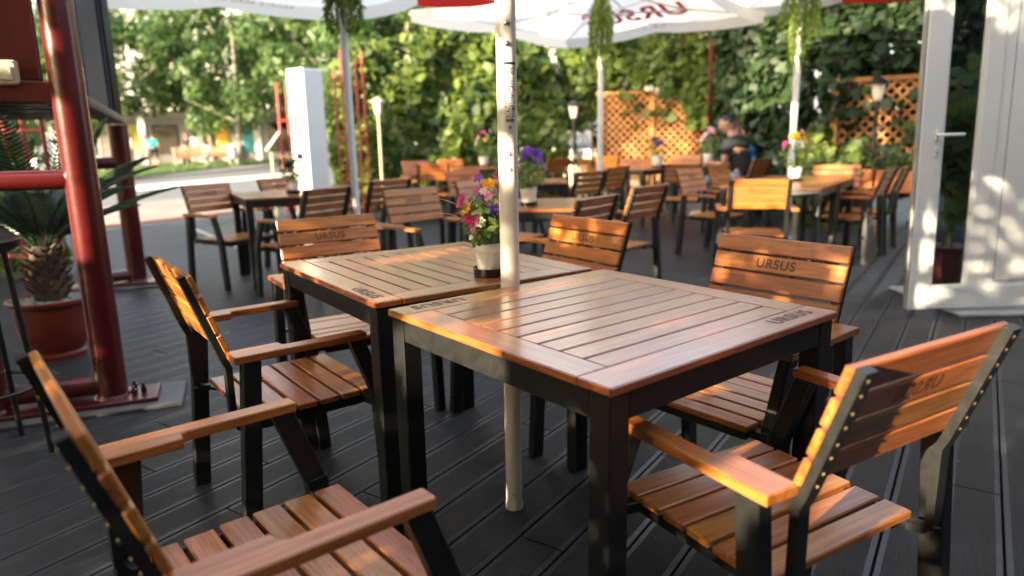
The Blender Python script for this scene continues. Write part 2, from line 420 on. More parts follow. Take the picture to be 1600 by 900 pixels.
def leaf_mesh(name, P, N, size, mat, shape='heart', roll=None):
    """one leaf blade per point P facing N"""
    n = len(P); N = N / np.linalg.norm(N, axis=1, keepdims=True)
    A = rng.normal(size=(n, 3)); A[:, 2] -= 0.8
    if roll is not None: A = roll
    U = A - (A * N).sum(1, keepdims=True) * N; U /= np.linalg.norm(U, axis=1, keepdims=True)   # tip direction
    V = np.cross(N, U)
    size = np.asarray(size).reshape(-1, 1) if np.ndim(size) else np.full((n, 1), size)
    if shape == 'heart':
        pr = [(-0.30, 0, 0.03), (-0.45, 0.30, 0.0), (-0.12, 0.50, -0.05), (0.25, 0.34, -0.04), (0.60, 0, -0.10), (0.25, -0.34, -0.04), (-0.12, -0.50, -0.05), (-0.45, -0.30, 0.0)]
        fs = [(0, 1, 2, 3), (0, 3, 4), (0, 4, 5), (0, 5, 6, 7)]
    elif shape == 'blade':
        pr = [(-0.5, 0, 0), (0, 0.14, 0.03), (0.5, 0, -0.05), (0, -0.14, 0.03)]
        fs = [(0, 2, 1), (0, 3, 2)]
    else:
        pr = [(-0.5, 0, 0), (-0.05, 0.33, -0.06), (0.5, 0, -0.04), (-0.05, -0.33, -0.06)]
        fs = [(0, 2, 1), (0, 3, 2)]
    k = len(pr)
    verts = np.empty((n, k, 3))
    for i, (a, b, c) in enumerate(pr):
        verts[:, i] = P + (U * a + V * b + N * c) * size
    flat = verts.reshape(-1, 3)
    off = (np.arange(n) * k)
    loops = []; sizes = []
    one = [i for f in fs for i in f]; ls = [len(f) for f in fs]
    L = (np.array(one)[None, :] + off[:, None]).reshape(-1)
    tot = np.tile(ls, n); start = np.concatenate(([0], np.cumsum(tot)[:-1]))
    me = bpy.data.meshes.new(name)
    me.vertices.add(len(flat)); me.vertices.foreach_set("co", flat.astype(np.float32).ravel())
    me.loops.add(len(L)); me.loops.foreach_set("vertex_index", L.astype(np.int32))
    me.polygons.add(len(tot)); me.polygons.foreach_set("loop_start", start.astype(np.int32)); me.polygons.foreach_set("loop_total", tot.astype(np.int32))
    me.materials.append(mat); me.update(calc_edges=True); me.validate()
    return me

def fbm(P, s, seed=0):
    """cheap smooth noise for clumping"""
    r = np.random.default_rng(seed); out = np.zeros(len(P))
    for o in range(5):
        k = r.normal(size=3); k = k / np.linalg.norm(k) * s * (0.7 + 0.5 * o); out += np.sin(P @ k + r.uniform(0, 6.28))
    return out / 5

# ---------------------------------------------------------------- the ground
def sheet(name, pts, z, mat, label=None):
    return tag(obj(name, mesh_from(name, [(x, y, z) for x, y in pts], [tuple(range(len(pts)))], mat)), None, None, kind='structure')
G = -0.12
M_ASPH = groundmat("asphalt", (0.075, 0.079, 0.087), (0.12, 0.123, 0.13), 1.3)
M_PAVE = groundmat("pavement_concrete", (0.15, 0.14, 0.125), (0.225, 0.21, 0.19), 0.9)
M_VERGE = groundmat("pale_paving", (0.17, 0.17, 0.175), (0.24, 0.24, 0.245), 0.7)
M_LINE = groundmat("white_road_paint", (0.5, 0.5, 0.48), (0.74, 0.74, 0.71), 2.0)
M_GRASS = groundmat("lawn", (0.035, 0.08, 0.018), (0.07, 0.13, 0.03), 2.5, bump=0.8)
M_YARD = groundmat("yard_paving", (0.13, 0.125, 0.115), (0.22, 0.21, 0.19), 1.5)
sheet('ground', [(-900, -900), (900, -900), (900, 900), (-900, 900)], G - 0.02, M_ASPH)
sheet('pavement', [(-11.5, -2), (-7.2, 6), (-4.2, 12.5), (-3.6, 16.5), (-7.9, 17.2), (-9.3, 13.5), (-14, 3)], G - 0.008, M_PAVE)
sheet('road_marking', [(-12.3, 21.1), (-11.0, 18.8), (-7.9, 28.8), (-8.6, 31.5)], G - 0.004, M_LINE)
sheet('far_pavement', [(-15.0, 19.0), (-13.9, 25.3), (-12.8, 36.0), (-10.5, 60), (-30, 60), (-26, 18)], G + 0.03, M_VERGE)
def verge():
    m = MB().prism([(-14.6, 22.5), (-14.1, 25.8), (-14.9, 41), (-14.0, 56), (-18.6, 56), (-18.9, 36.2), (-18.6, 34.0), (-19.5, 22.5)], G, -0.012)
    return tag(obj('grass_verge', m.mesh('grass_verge', M_GRASS)), None, None, kind='structure')
verge()
gp = rng.uniform((-19.2, 23.5, 0), (-14.3, 52, 0), (9000, 3)); gp[:, 2] = 0.02
gn = rng.normal(size=(9000, 3)); gn[:, 2] *= 0.15
tag(obj('grass', leaf_mesh('grass', gp, gn, rng.uniform(0.1, 0.22, 9000), leafmat("grass_blade", (0.04, 0.09, 0.02), (0.09, 0.15, 0.035)), 'blade', roll=np.tile([0.0, 0, 1], (9000, 1)) + rng.normal(size=(9000, 3)) * 0.3)), None, None, kind='stuff')
sheet('plaza', [(-60, 33.9), (-18.7, 33.9), (-18.5, 57), (-14, 57), (4, 44), (4, 75), (-60, 75)], G + 0.036, M_YARD)
sheet('yard', [(-3.2, 11.0), (14, 5.5), (16, 30), (-3.4, 30)], G + 0.004, M_YARD)

# the deck: one plank object per board where the boards can be told apart
DA = R(56.2); DX = Vector((math.cos(DA), math.sin(DA), 0)); DN = Vector((-DX.y, DX.x, 0))
PW, PITCHW, PL = 0.146, 0.152, 2.2
under = MB()
def deckpt(a, n, z=0): return DX * a + DN * n + Vector((0, 0, z))
deck = tag(obj('deck', mesh_from('deck', [deckpt(a, n, z) for z in (-0.10, -0.028) for a, n in ((-3.2, -3.8), (14.5, -3.8), (14.5, 10.55), (-3.2, 10.55))],
      [(3, 2, 1, 0), (4, 5, 6, 7), (0, 1, 5, 4), (1, 2, 6, 5), (2, 3, 7, 6), (3, 0, 4, 7)], plain("deck_substructure", (0.008, 0.008, 0.009), 0.9))), None, None, kind='structure')
plank_me = MB().bbox((0, 0, 0), (PL - 0.004, PW, 0.024), 0.0022).mesh('plank', M_DECK)
cands = []
for k in range(-29, 66):
    n = 0.593 + (k + 0.5) * PITCHW
    offs = [0.0, 1.1, 0.52, 1.63][k % 4] + 0.13 * math.sin(k * 1.7)
    for j in range(-2, 7):
        a = offs + j * PL
        c = deckpt(a, n); d = c.y
        vis = False
        for da in (-1.05, -0.5, 0, 0.5, 1.05):
            p = deckpt(a + da, n)
            q = p - Vector((0, 0, 1.1794)); z = q.dot(_fw)
            if z > 0.1 and abs(q.dot(_r2) / z) < 0.80 and abs(q.dot(_u2) / z) < 0.47: vis = True
        cands.append((not vis, (c - Vector((0.1, 0.5, 0))).length, a, n))
cands.sort()
far = MB()
for i, (nv, d, a, n) in enumerate(cands):
    if i < 300 and not nv:
        o = obj('plank', plank_me, deck, deckpt(a, n, -0.012), (0, 0, DA))
    else:
        far.box(deckpt(a, n, -0.012), (PL - 0.004, PW, 0.024), Matrix.Rotation(DA, 3, 'Z'))
obj('planking', far.mesh('planking', M_DECK), deck, kind='stuff')
# timber edging along the street side
ed = MB()
for j in range(6):
    a0 = 3.2 + j * 2.0
    ed.bbox(deckpt(a0, 10.6, -0.03), (1.99, 0.07, 0.11), 0.004, Matrix.Rotation(DA, 3, 'Z'))
obj('edge_board', ed.mesh('edge_board', M_TERRA), deck)
# dark entrance mat let into a pale strip
mat_t = thing('door_mat', 'dark rubber mat with a pale metal edge strip on the deck by the street', 'mat', (0, 0, 0))
mm = MB().prism([(-4.4, 9.75), (-3.2, 8.1), (-2.3, 9.3), (-3.5, 10.9)], 0.001, 0.012)
obj('rubber_pad', mm.mesh('rubber_pad', M_BLACK), mat_t)
ms = MB().bar((-4.45, 9.72, 0.009), (-3.0, 7.72, 0.009), 0.07, 0.014)
obj('edge_strip', ms.mesh('edge_strip', M_STEEL), mat_t)

# ---------------------------------------------------------------- chairs
CH = dict(ha=.6066, wa=.3036, wf=.045, wr=.078, yaf=.170, yar=-.2239, hbt=.8353, ybt=-.2912, phi=.3294, a=.0545, pitch=.0621, wb=.2324, hs=.3982, ysf=.24)
_sl = MB().bbox((0, 0, 0), (2 * CH['wb'], 0.016, CH['a']), 0.003).mesh('back_slat', M_WOOD)
_st = MB().bbox((0, 0, 0), (0.452, 0.0605, 0.018), 0.003).mesh('seat_slat', M_WOOD)
def arm_mesh(s):
    # grain along local X (front to back); +X is forward
    L0, L1 = -(CH['yaf'] - CH['yar']) / 2, (CH['yaf'] - CH['yar']) / 2
    xs = L0 + 0.15
    o, i1, i2 = 0.0, CH['wf'], CH['wr']
    poly = [(L0, o), (L1 - .004, o), (L1, .004), (L1, i1 - .004), (L1 - .004, i1), (xs + .012, i1), (xs, i1 + 0.006), (xs - .004, i2), (L0, i2)]
    if s > 0: poly = [(x, y) for x, y in poly]                # inner side is +Y for the right arm (local frame turned 90 deg)
    else: poly = [(x, -y) for x, y in reversed(poly)]
    bm = bmesh.new()
    vs = [bm.verts.new((x, y, -0.011)) for x, y in poly]
    f = bm.faces.new(vs); r = bmesh.ops.extrude_face_region(bm, geom=[f])
    for v in [g for g in r['geom'] if isinstance(g, bmesh.types.BMVert)]: v.co.z = 0.011
    bmesh.ops.recalc_face_normals(bm, faces=bm.faces[:])
    ee = [e for e in bm.edges if abs(e.verts[0].co.z - e.verts[1].co.z) < 1e-6]
    bmesh.ops.bevel(bm, geom=ee, offset=0.0025, segments=1, affect='EDGES')
    me = bpy.data.meshes.new('armrest'); bm.to_mesh(me); bm.free(); me.materials.append(M_WOOD); return me
_arm = {1: arm_mesh(1), -1: arm_mesh(-1)}
sph, cph = math.sin(CH['phi']), math.cos(CH['phi'])
def back_pt(d, off=0.0):      # d metres down the backrest, off metres behind its front
    return CH['ybt'] + d * sph - off * cph, CH['hbt'] - d * cph - off * sph
def stile_mesh():
    m = MB(); d_end = 4 * CH['pitch'] + 0.012
    y0, z0 = back_pt(-0.004, 0.025); y1, z1 = back_pt(d_end, 0.025)
    y2 = y1 + 0.010; zb = CH['hs'] - 0.03
    w, t = 0.030, 0.018
    def ring(y, z, ny, nz): return [(-w / 2, y - ny * t / 2, z - nz * t / 2), (w / 2, y - ny * t / 2, z - nz * t / 2), (w / 2, y + ny * t / 2, z + nz * t / 2), (-w / 2, y + ny * t / 2, z + nz * t / 2)]
    rs = [ring(y0, z0, cph, sph), ring(y1 - .01 * sph, z1 + .01 * cph, cph, sph), ring(y2, z1 - 0.022, 1, 0), ring(y2, zb + 0.03, 1, 0), ring(y2 + 0.012, zb + 0.008, .6, .8), ring(y2 + 0.045, zb, 0, 1)]
    v = [p for r in rs for p in r]; f = [(3, 2, 1, 0), (20, 21, 22, 23)]
    for i in range(5):
        for k in range(4): f.append((4 * i + k, 4 * i + (k + 1) % 4, 4 * i + 4 + (k + 1) % 4, 4 * i + 4 + k))
    m.add(v, f); return m.mesh('stile', M_METAL, 50)
_stile = stile_mesh()
def rivet_mesh():
    m = MB()
    for k in range(4):
        for dd in (0.013, 0.041):
            y, z = back_pt(k * CH['pitch'] + dd, 0.034)
            nrm = Vector((0, -cph, -sph))
            m.tube([Vector((0, y, z)), Vector((0, y, z)) + nrm * 0.0022, Vector((0, y, z)) + nrm * 0.003], [0.0042, 0.0038, 0.002], 6)
    return m.mesh('screws', M_RIVET, 40)
_riv = rivet_mesh()
LX = CH['wa'] - 0.024
def leg_meshes():
    out = {}
    fr = MB().bar((0, 0.140, CH['ha'] - .022), (0, 0.212, CH['hs'] - .012), 0.034, 0.046, (0, 1, 0.2), .003, 0.012)
    fr.bar((0, 0.208, CH['hs'] + .012), (0, 0.232, 0.0), 0.036, 0.048, (0, 1, 0), .003)
    out['front'] = fr.mesh('front_leg', M_METAL)
    rr = MB().bar((0, -0.175, CH['ha'] - .022), (0, -0.222, 0.0), 0.036, 0.052, (0, 1, 0), .003)
    out['rear'] = rr.mesh('rear_leg', M_METAL)
    return out
_leg = leg_meshes()
def frame_mesh():
    m = MB(); z = CH['hs'] - 0.0305
    for s in (-1, 1):
        m.bar((s * .205, -.15, z), (s * .205, .215, z), .012, .042, (0, 0, 1), .002)           # side rail
        m.bar((s * .205, .19, z), (s * LX, .205, z), .03, .026, (0, 0, 1), .002)               # link to front leg
        m.bar((s * .205, -.145, z - .008), (s * (LX - .005), -.205, z - .008), .034, .010, (0, 0, 1), .003)   # tab to rear leg
    m.bar((-.2, .205, z - 0.002), (.2, .205, z - 0.002), .014, .044, (0, 0, 1), .002)
    m.bar((-.2, -.10, z), (.2, -.10, z), .014, .034, (0, 0, 1), .002)
    return m.mesh('seat_frame', M_METAL)
_frame = frame_mesh()

def build_chair():
    t = thing('garden_chair', 'x', 'chair')
    for k in range(4):
        y, z = back_pt(k * CH['pitch'] + CH['a'] / 2, 0.008)
        s = obj('back_slat', _sl, t, (0, y, z), (CH['phi'], 0, 0))
        if k == 1:
            obj('lettering', text_mesh('URSUS', 0.044, M_BURN, bold=0.0012, spacing=1.12), s, (0, 0.0085, 0.0), (math.pi / 2, 0, math.pi))
            obj('lettering', text_mesh('URSUS', 0.044, plain_rear, mirror=True, bold=0.0006, spacing=1.12), s, (0, -0.0085, 0.0), (math.pi / 2, 0, 0))
    for k in range(6):
        obj('seat_slat', _st, t, (0, CH['ysf'] - 0.03 - k * 0.0705, CH['hs'] - 0.009 - 0.004 * (k > 3)))
    yc = (CH['yaf'] + CH['yar']) / 2
    for s in (1, -1):
        obj('armrest', _arm[s], t, (s * CH['wa'], yc, CH['ha'] - 0.011), (0, 0, math.pi / 2))
        st = obj('stile', _stile, t, (s * (CH['wb'] - 0.0175), 0, 0))
        r = obj('screws', _riv, st, kind='stuff')
        obj('leg', _leg['front'], t, (s * LX, 0, 0)); obj('leg', _leg['rear'], t, (s * LX, 0, 0))
    obj('seat_frame', _frame, t)
    return t
plain_rear = wood("rear_lettering", (0.11, 0.036, 0.012), (0.28, 0.10, 0.034))
chairs = [
 # name, x, y, heading, label
 ('R', .555, 1.371, 30.3, 'chair at the front right corner of the picture, its orange back towards the camera'),
 ('L', -.763, 2.185, -52.6, 'chair left of the table with bright flowers, dappled sun across its back'),
 ('N', -.453, 1.167, -50.2, 'nearest chair at the lower left, cut by the frame, its seat slats filling the corner'),
 ('U', .67, 2.094, 129.8, 'chair facing the camera behind the right corner of the bare front table'),
 ('B', -.691, 2.974, 213, 'chair behind the table with the bright flowers, its lettered back facing us'),
 ('X', .097, 2.809, 126.8, 'chair right of the cream umbrella pole with splashes of sun on its back slats'),
 ('c1', -2.37, 5.92, -121, 'leftmost chair, by the street beside the navy flowers table'),
 ('c2', -2.02, 6.75, -117, 'chair behind the table by the white column, only its back top showing'),
 ('c3', -1.62, 5.42, 57, 'chair with black stiles in front of the navy flowers pot, back to the camera'),
 ('c4', -1.28, 6.42, 48, 'chair just right of the leftmost white umbrella pole, its back to the camera'),
 ('c5', -.51, 4.82, -136, 'chair left of the purple flowers table with open arms and a sunlit slat end'),
 ('c6', -1.36, 11.1, -148, 'far chair by the vine hedge, partly behind a glowing orange chair'),
 ('c7', -1.1, 10.1, 6, 'far chair with a glowing orange back before the vine hedge'),
 ('c8', -.86, 11.75, -148, 'farthest small chair against the vine hedge, left of the white pot with pale flowers'),
 ('c9', -.31, 7.45, -137, 'chair whose back shows above the magenta flowers, left of the cream pole'),
 ('c10', -.20, 8.6, 45, 'chair mostly hidden behind the cream umbrella pole and the flowers'),
 ('c11', -.06, 5.65, -130, 'chair on the far side of the purple flowers table, half hidden by yellow blooms'),
 ('c12', 1.86, 10.45, 170, 'chair behind the dark violet flower pot in front of the wooden lattice'),
 ('c13', 2.87, 11.5, 166, 'chair before the lattice, left of the pink flowers and the man in black'),
 ('c14', .27, 4.24, 52.5, 'low-showing chair behind the sun-splashed one, pushed in at the purple flowers table'),
 ('c15', .76, 5.10, 47, 'chair with a sunlit left slat end at the right side of the purple flowers table'),
 ('c16', .60, 7.25, 44, 'first of two backs in a row left of the middle white pole'),
 ('c17', .99, 8.15, 50, 'chair back just right of the middle white umbrella pole'),
 ('c22', .63, 11.75, 36, 'small far chair left of the middle pole near the black garden lamp'),
 ('c23', 1.68, 12.4, -8, 'far chair straight behind the middle white pole'),
 ('c24', 1.42, 10.9, -117, 'small far chair turned sideways left of the middle white pole'),
 ('c25', 2.13, 8.75, -14, 'chair with its back to the camera right of the dark violet flower pot'),
 ('c26', 2.03, 6.95, -135, 'chair with a sunlit edge in the open aisle, facing the long table at the right'),
 ('c27', 2.60, 7.9, -134, 'chair in front of the man in black, left of the long table'),
 ('c18', 1.97, 5.62, -14, 'chair at the near end of the long right table, sun spots on its back'),
 ('c19', 3.36, 7.25, 155, 'chair facing the camera behind the long table by the right lattice'),
 ('c20', 3.2, 6.55, 50, 'nearer of the two side-on chairs by the open white door'),
 ('c21', 3.6, 7.02, 53, 'farther of the two side-on chairs, close to the edge of the white door'),
 ('man', 3.20, 9.72, 40, 'chair the man in the black shirt sits on'),
 ('boy', 3.55, 10.6, 60, 'chair hidden behind the man in black, under the figure in blue'),
]
proto = build_chair()
chair_at = {}
for i, (k, x, y, a, lab) in enumerate(chairs):
    o = proto if i == 0 else copy_tree(proto)
    o.location = (x, y, 0.0); o.rotation_euler = (0, 0, R(a)); o['label'] = lab; o['group'] = 'wooden slat chairs on the terrace'
    chair_at[k] = o

# ---------------------------------------------------------------- tables
M_TLET = M_BURN
def build_table(W, D):
    t = thing('slat_table', 'x', 'table')
    z = 0.74; th = 0.019; fw = 0.085; g = 0.0068
    side = MB().bbox((0, 0, 0), (D, fw, th), 0.003).mesh('side_board', M_TABLE)
    for s in (-1, 1):
        b = obj('side_board', side, t, (s * (W / 2 - fw / 2), 0, z - th / 2), (0, 0, math.pi / 2))
        obj('lettering', text_mesh('URSUS', 0.052, M_TLET, bold=0.001, spacing=1.12), b, (-D * 0.335 if s < 0 else D * 0.335, 0.006, th / 2 + 0.0006), (0, 0, math.pi if s < 0 else 0))
    end = MB().bbox((0, 0, 0), (W - 2 * fw - 0.003, fw, th), 0.003).mesh('end_board', M_TABLE)
    for s in (-1, 1): obj('end_board', end, t, (0, s * (D / 2 - fw / 2), z - th / 2))
    nb = 9; span = W - 2 * fw; pitch = span / nb
    inner = MB().bbox((0, 0, 0), (D - 2 * fw - 0.003, pitch - g, th), 0.0025).mesh('top_board', M_TABLE)
    for k in range(nb): obj('top_board', inner, t, (-span / 2 + (k + .5) * pitch, 0, z - th / 2 - 0.0004), (0, 0, math.pi / 2))
    lw = 0.055; zi = z - th - 0.0015
    leg = MB().bbox((0, 0, zi / 2), (lw, lw, zi), 0.003).mesh('leg', M_METAL)
    for sx in (-1, 1):
        for sy in (-1, 1): obj('leg', leg, t, (sx * (W / 2 - lw / 2 - .007), sy * (D / 2 - lw / 2 - .007), 0))
    ap = 0.058
    a1 = MB().bbox((0, 0, 0), (W - 2 * lw - .018, 0.022, ap), 0.002).mesh('apron', M_METAL)
    a2 = MB().bbox((0, 0, 0), (D - 2 * lw - .018, 0.022, ap), 0.002).mesh('apron', M_METAL)
    for s in (-1, 1):
        obj('apron', a1, t, (0, s * (D / 2 - .021), zi - ap / 2)); obj('apron', a2, t, (s * (W / 2 - .021), 0, zi - ap / 2), (0, 0, math.pi / 2))
    return t
tables = [
 # T1's boards run along the N-R edge, T2's along its L-N edge
 ('T1', .2416, 1.7404, math.degrees(-.8914), 'front table with nothing on it, sun flecks along its left edge'),
 ('T2', -.2919, 2.4344, math.degrees(-.9528) + 90, 'second table carrying the pot of magenta and yellow flowers'),
 ('T3', -1.93, 6.08, 29 + 90, 'table near the street carrying a pot of navy flowers'),
 ('T4', .12, 4.72, 88, 'table with the purple flowers just right of the cream pole'),
 ('T5', .17, 7.25, 90, 'bare table behind the purple flowers, left of the middle pole'),
 ('T6', 1.72, 9.72, 45, 'far table with the dark violet flower pot in front of the lattice'),
 ('T7', 2.365, 6.15, 55.5, 'near half of the long table at the right, pink flowers on it'),
 ('T7b', 2.845, 6.845, 55.5, 'far half of the long table at the right, by the side-on chairs'),
 ('T8', 2.72, 10.35, 60, 'table the man in the black shirt sits at'),
 ('T9', -.70, 10.8, 30, 'far table by the vine hedge with pale flowers, left of the cream pole'),
 ('T10', 1.2, 13.3, 5, 'farthest table, behind the middle pole, with a glowing flower pot'),
]
tp = build_table(.80, .826)
for i, (k, x, y, a, lab) in enumerate(tables):
    o = tp if i == 0 else copy_tree(tp)
    o.location = (x, y, 0); o.rotation_euler = (0, 0, R(a)); o['label'] = lab; o['group'] = 'slatted tables on the terrace'

# ---------------------------------------------------------------- flower pots
def flower(parent, p, n, size, key, petals=7, layers=1):
    size = size * 1.15
    """a bloom: ring(s) of petals round a small centre"""
    n = Vector(n).normalized(); u = n.orthogonal().normalized(); v = n.cross(u); p = Vector(p)
    m = MB()
    for ly in range(layers):
        for k in range(petals):
            a = 2 * math.pi * (k + 0.5 * ly) / petals + random.uniform(-.1, .1)
            d = u * math.cos(a) + v * math.sin(a); e = n.cross(d)
            s = size * (1 - 0.28 * ly) * random.uniform(.88, 1.1); lift = 0.25 + 0.35 * ly
            w = s * 1.9 / petals
            m.add([p, p + d * s * .55 + e * w + n * s * lift * .7, p + d * s + n * s * lift * random.uniform(.5, 1), p + d * s * .55 - e * w + n * s * lift * .7], [(0, 1, 2), (0, 2, 3)])
    return obj('bloom', m.mesh('bloom', PETAL[key]), parent)
def flower_pot(x, y, label, blooms, h=0.2, spread=0.12, pr=0.047, ph=0.088, dish='round', leaves=150, stalks=True, z=0.7405, seed=1, rowdy=0.0):
    t = thing('flower_pot', label, 'flower pot', (x, y, z), 0, 'white flower pots on the tables')
    rs = random.Random(seed); r2 = np.random.default_rng(seed)
    b = 0.006 if dish else 0.0
    if dish:
        m = MB().lathe([(pr * .98, 0), (pr * 1.06, .002), (pr * 1.08, .026), (pr * 1.0, .027), (pr * .97, .008), (0.004, .007)], 24)
        obj('dish', m.mesh('dish', M_DISH, 40), t)
        b = 0.008
    m = MB().lathe([(pr * .74, b), (pr * .78, b + .004), (pr * .93, b + ph * .70), (pr * .97, b + ph * .72), (pr * 1.02, b + ph - .002), (pr * 1.0, b + ph), (pr * .95, b + ph - .002), (pr * .88, b + ph * .8)], 28, closed=False)
    obj('pot', m.mesh('pot', M_POTW, 35), t)
    m = MB().lathe([(pr * .93, b + ph * .86), (pr * .5, b + ph * .9), (0.002, b + ph * .91)], 16, closed=False)
    obj('soil', m.mesh('soil', M_SOIL, 60), t)
    n = leaves; a = r2.uniform(0, 6.28, n); q = r2.uniform(0, 1, n) ** .6; hh = r2.uniform(0.02, 1, n)
    rad = pr * .5 + spread * q * (0.35 + 0.65 * np.sin(hh * 2.6)) * .8
    P = np.stack([np.cos(a) * rad, np.sin(a) * rad, b + ph * .9 + hh * h * .78], 1)
    N = np.stack([np.cos(a), np.sin(a), r2.uniform(-.2, 1.4, n)], 1) + r2.normal(size=(n, 3)) * .5
    up = np.stack([np.cos(a) * .5, np.sin(a) * .5, np.ones(n)], 1) + r2.normal(size=(n, 3)) * .45
    obj('foliage', leaf_mesh('foliage', P, N, r2.uniform(.022, .048, n), M_FLOWLEAF, 'plain', roll=up), t, kind='stuff')
    st = MB()
    for (dx, dy, dz, sz, key) in blooms:
        top = Vector((dx, dy, b + ph + dz)); base = Vector((dx * .12, dy * .12, b + ph * .9))
        mid = (top + base) / 2 + Vector((dx * -.12, dy * -.12, .01))
        st.tube([base, mid, top], [.0016, .0014, .0012], 5)
        flower(t, top, (dx * 3, dy * 3 - .05, .12), sz, key, petals=rs.choice([5, 7, 8]), layers=rs.choice([1, 2, 2]))
    obj('stem', st.mesh('stem', M_FLOWLEAF, 60), t, kind='stuff')
    return t
p1 = flower_pot(-.068, 2.238, 'potted magenta, yellow and purple flowers by the cream pole, with long arching stalks',
   [(-.085, -.03, .135, .026, 'magenta'), (-.068, -.045, .112, .022, 'yellow'), (-.052, -.05, .082, .030, 'magenta'), (-.078, -.01, .090, .018, 'purple'),
    (-.02, .0, .165, .030, 'magenta'), (-.028, -.01, .140, .022, 'purple'), (.0, -.03, .185, .022, 'yellow'), (.022, .03, .20, .020, 'magenta'),
    (-.03, -.06, .070, .022, 'white'), (.05, -.02, .14, .022, 'magenta'), (-.015, -.05, .165, .014, 'white'), (.012, -.05, .105, .02, 'purple'), (-.03, -.03, .205, .017, 'purple'),
    (.07, .02, .11, .024, 'purple'), (-.05, -.055, .045, .012, 'pink'), (-.058, -.05, .02, .010, 'white'), (-.07, -.035, .128, .012, 'white'), (.0, -.06, .15, .016, 'pink')], h=.20, spread=.085, leaves=170, seed=3, pr=.054, ph=.102)
# long curved grass-like stalks of the first pot
for pts in ([(-.01, 0, .10), (-.05, -.03, .16), (-.12, -.05, .205), (-.20, -.06, .205), (-.255, -.06, .185)],
            [(-.005, -.02, .10), (-.05, -.04, .19), (-.11, -.05, .24), (-.19, -.05, .262), (-.28, -.05, .270)],
            [(.0, -.02, .09), (.02, -.03, .18), (-.01, -.04, .235), (-.05, -.05, .235), (-.08, -.05, .2)],
            [(.0, 0, .09), (.03, 0, .18), (.035, 0, .26)], [(.005, .02, .09), (-.015, .03, .2), (-.02, .02, .29)]):
    pp = [Vector(p) for p in pts]
    sm = []
    for i in range(len(pp) - 1):
        for q in range(4):
            tt = q / 4; a0 = pp[max(i - 1, 0)]; a1 = pp[i]; a2 = pp[i + 1]; a3 = pp[min(i + 2, len(pp) - 1)]
            sm.append(0.5 * ((2 * a1) + (a2 - a0) * tt + (2 * a0 - 5 * a1 + 4 * a2 - a3) * tt ** 2 + (3 * a1 - a0 - 3 * a2 + a3) * tt ** 3))
    sm.append(pp[-1])
    obj('stalk', MB().tube(sm, [.0032 * (1 - .85 * i / len(sm)) for i in range(len(sm))], 6).mesh('stalk', M_STALK, 60), p1)
flower_pot(-1.86, 6.02, 'pot of navy pansies on a black dish on the table near the street', [(-.07, -.03, .15, .035, 'navy'), (.08, -.02, .19, .045, 'purple'), (.0, -.05, .12, .04, 'navy'), (-.05, 0, .22, .03, 'purple'), (.02, .03, .2, .03, 'navy'), (-.03, -.06, .17, .025, 'yellow')], h=.24, spread=.11, pr=.058, ph=.11, leaves=170, seed=5)
flower_pot(.118, 4.56, 'pot of bright purple flowers on a black dish right of the cream pole', [(.05, -.03, .20, .05, 'purple'), (-.02, -.02, .19, .035, 'purple'), (.09, -.03, .14, .03, 'purple'), (-.08, -.03, .14, .025, 'purple'), (.0, -.05, .23, .03, 'purple'), (.1, -.02, .09, .025, 'purple'), (-.05, 0, .16, .025, 'navy'), (.04, -.06, .15, .02, 'purple'), (-.04, -.03, .24, .015, 'white')], h=.22, spread=.13, pr=.056, ph=.115, leaves=230, seed=9)
flower_pot(2.03, 9.72, 'pot of dark violet flowers on the far table before the lattice', [(-.06, -.02, .22, .05, 'navy'), (.05, 0, .26, .05, 'navy'), (0, -.05, .16, .05, 'purple'), (.09, 0, .15, .04, 'navy'), (-.09, 0, .12, .04, 'navy')], h=.30, spread=.15, pr=.08, ph=.15, leaves=170, seed=11)
flower_pot(2.62, 6.48, 'pot of pink and yellow flowers on the long table at the right', [(-.03, -.03, .27, .05, 'yellow'), (.06, -.02, .24, .05, 'orange'), (-.1, 0, .2, .04, 'magenta'), (.04, 0, .31, .04, 'pink'), (.1, -.01, .15, .04, 'magenta'), (0, -.06, .2, .045, 'white'), (-.04, 0, .32, .03, 'pink')], h=.30, spread=.15, pr=.066, ph=.12, leaves=190, seed=13)
flower_pot(2.86, 10.18, 'pot of pale pink and orange flowers on the table by the man in black', [(-.05, 0, .26, .06, 'pink'), (.06, 0, .28, .06, 'orange'), (0, -.05, .33, .06, 'pink'), (.11, 0, .2, .05, 'pink'), (-.1, 0, .2, .04, 'white')], h=.33, spread=.19, pr=.078, ph=.15, leaves=170, seed=15)
flower_pot(-.40, 10.95, 'pot of pink and white flowers on the far table left of the cream pole', [(-.07, 0, .28, .055, 'pink'), (.06, 0, .3, .05, 'white'), (0, 0, .36, .05, 'magenta'), (-.11, 0, .2, .05, 'white'), (.1, 0, .38, .04, 'white'), (.02, -.04, .25, .04, 'yellow')], h=.35, spread=.18, pr=.078, ph=.145, leaves=160, seed=17)
flower_pot(1.30, 13.2, 'sunlit pot of pink flowers on the farthest table left of the middle pole', [(-.07, 0, .3, .07, 'pink'), (.06, 0, .34, .07, 'pink'), (0, 0, .42, .07, 'white'), (.1, 0, .25, .05, 'white')], h=.4, spread=.2, pr=.09, ph=.17, leaves=150, seed=19)
flower_pot(.55, 7.35, 'pot with a few pale blooms on the bare table left of the middle pole', [(-.05, 0, .2, .03, 'white'), (.04, 0, .17, .03, 'orange')], h=.2, spread=.1, pr=.05, ph=.1, leaves=90, seed=21) if False else None

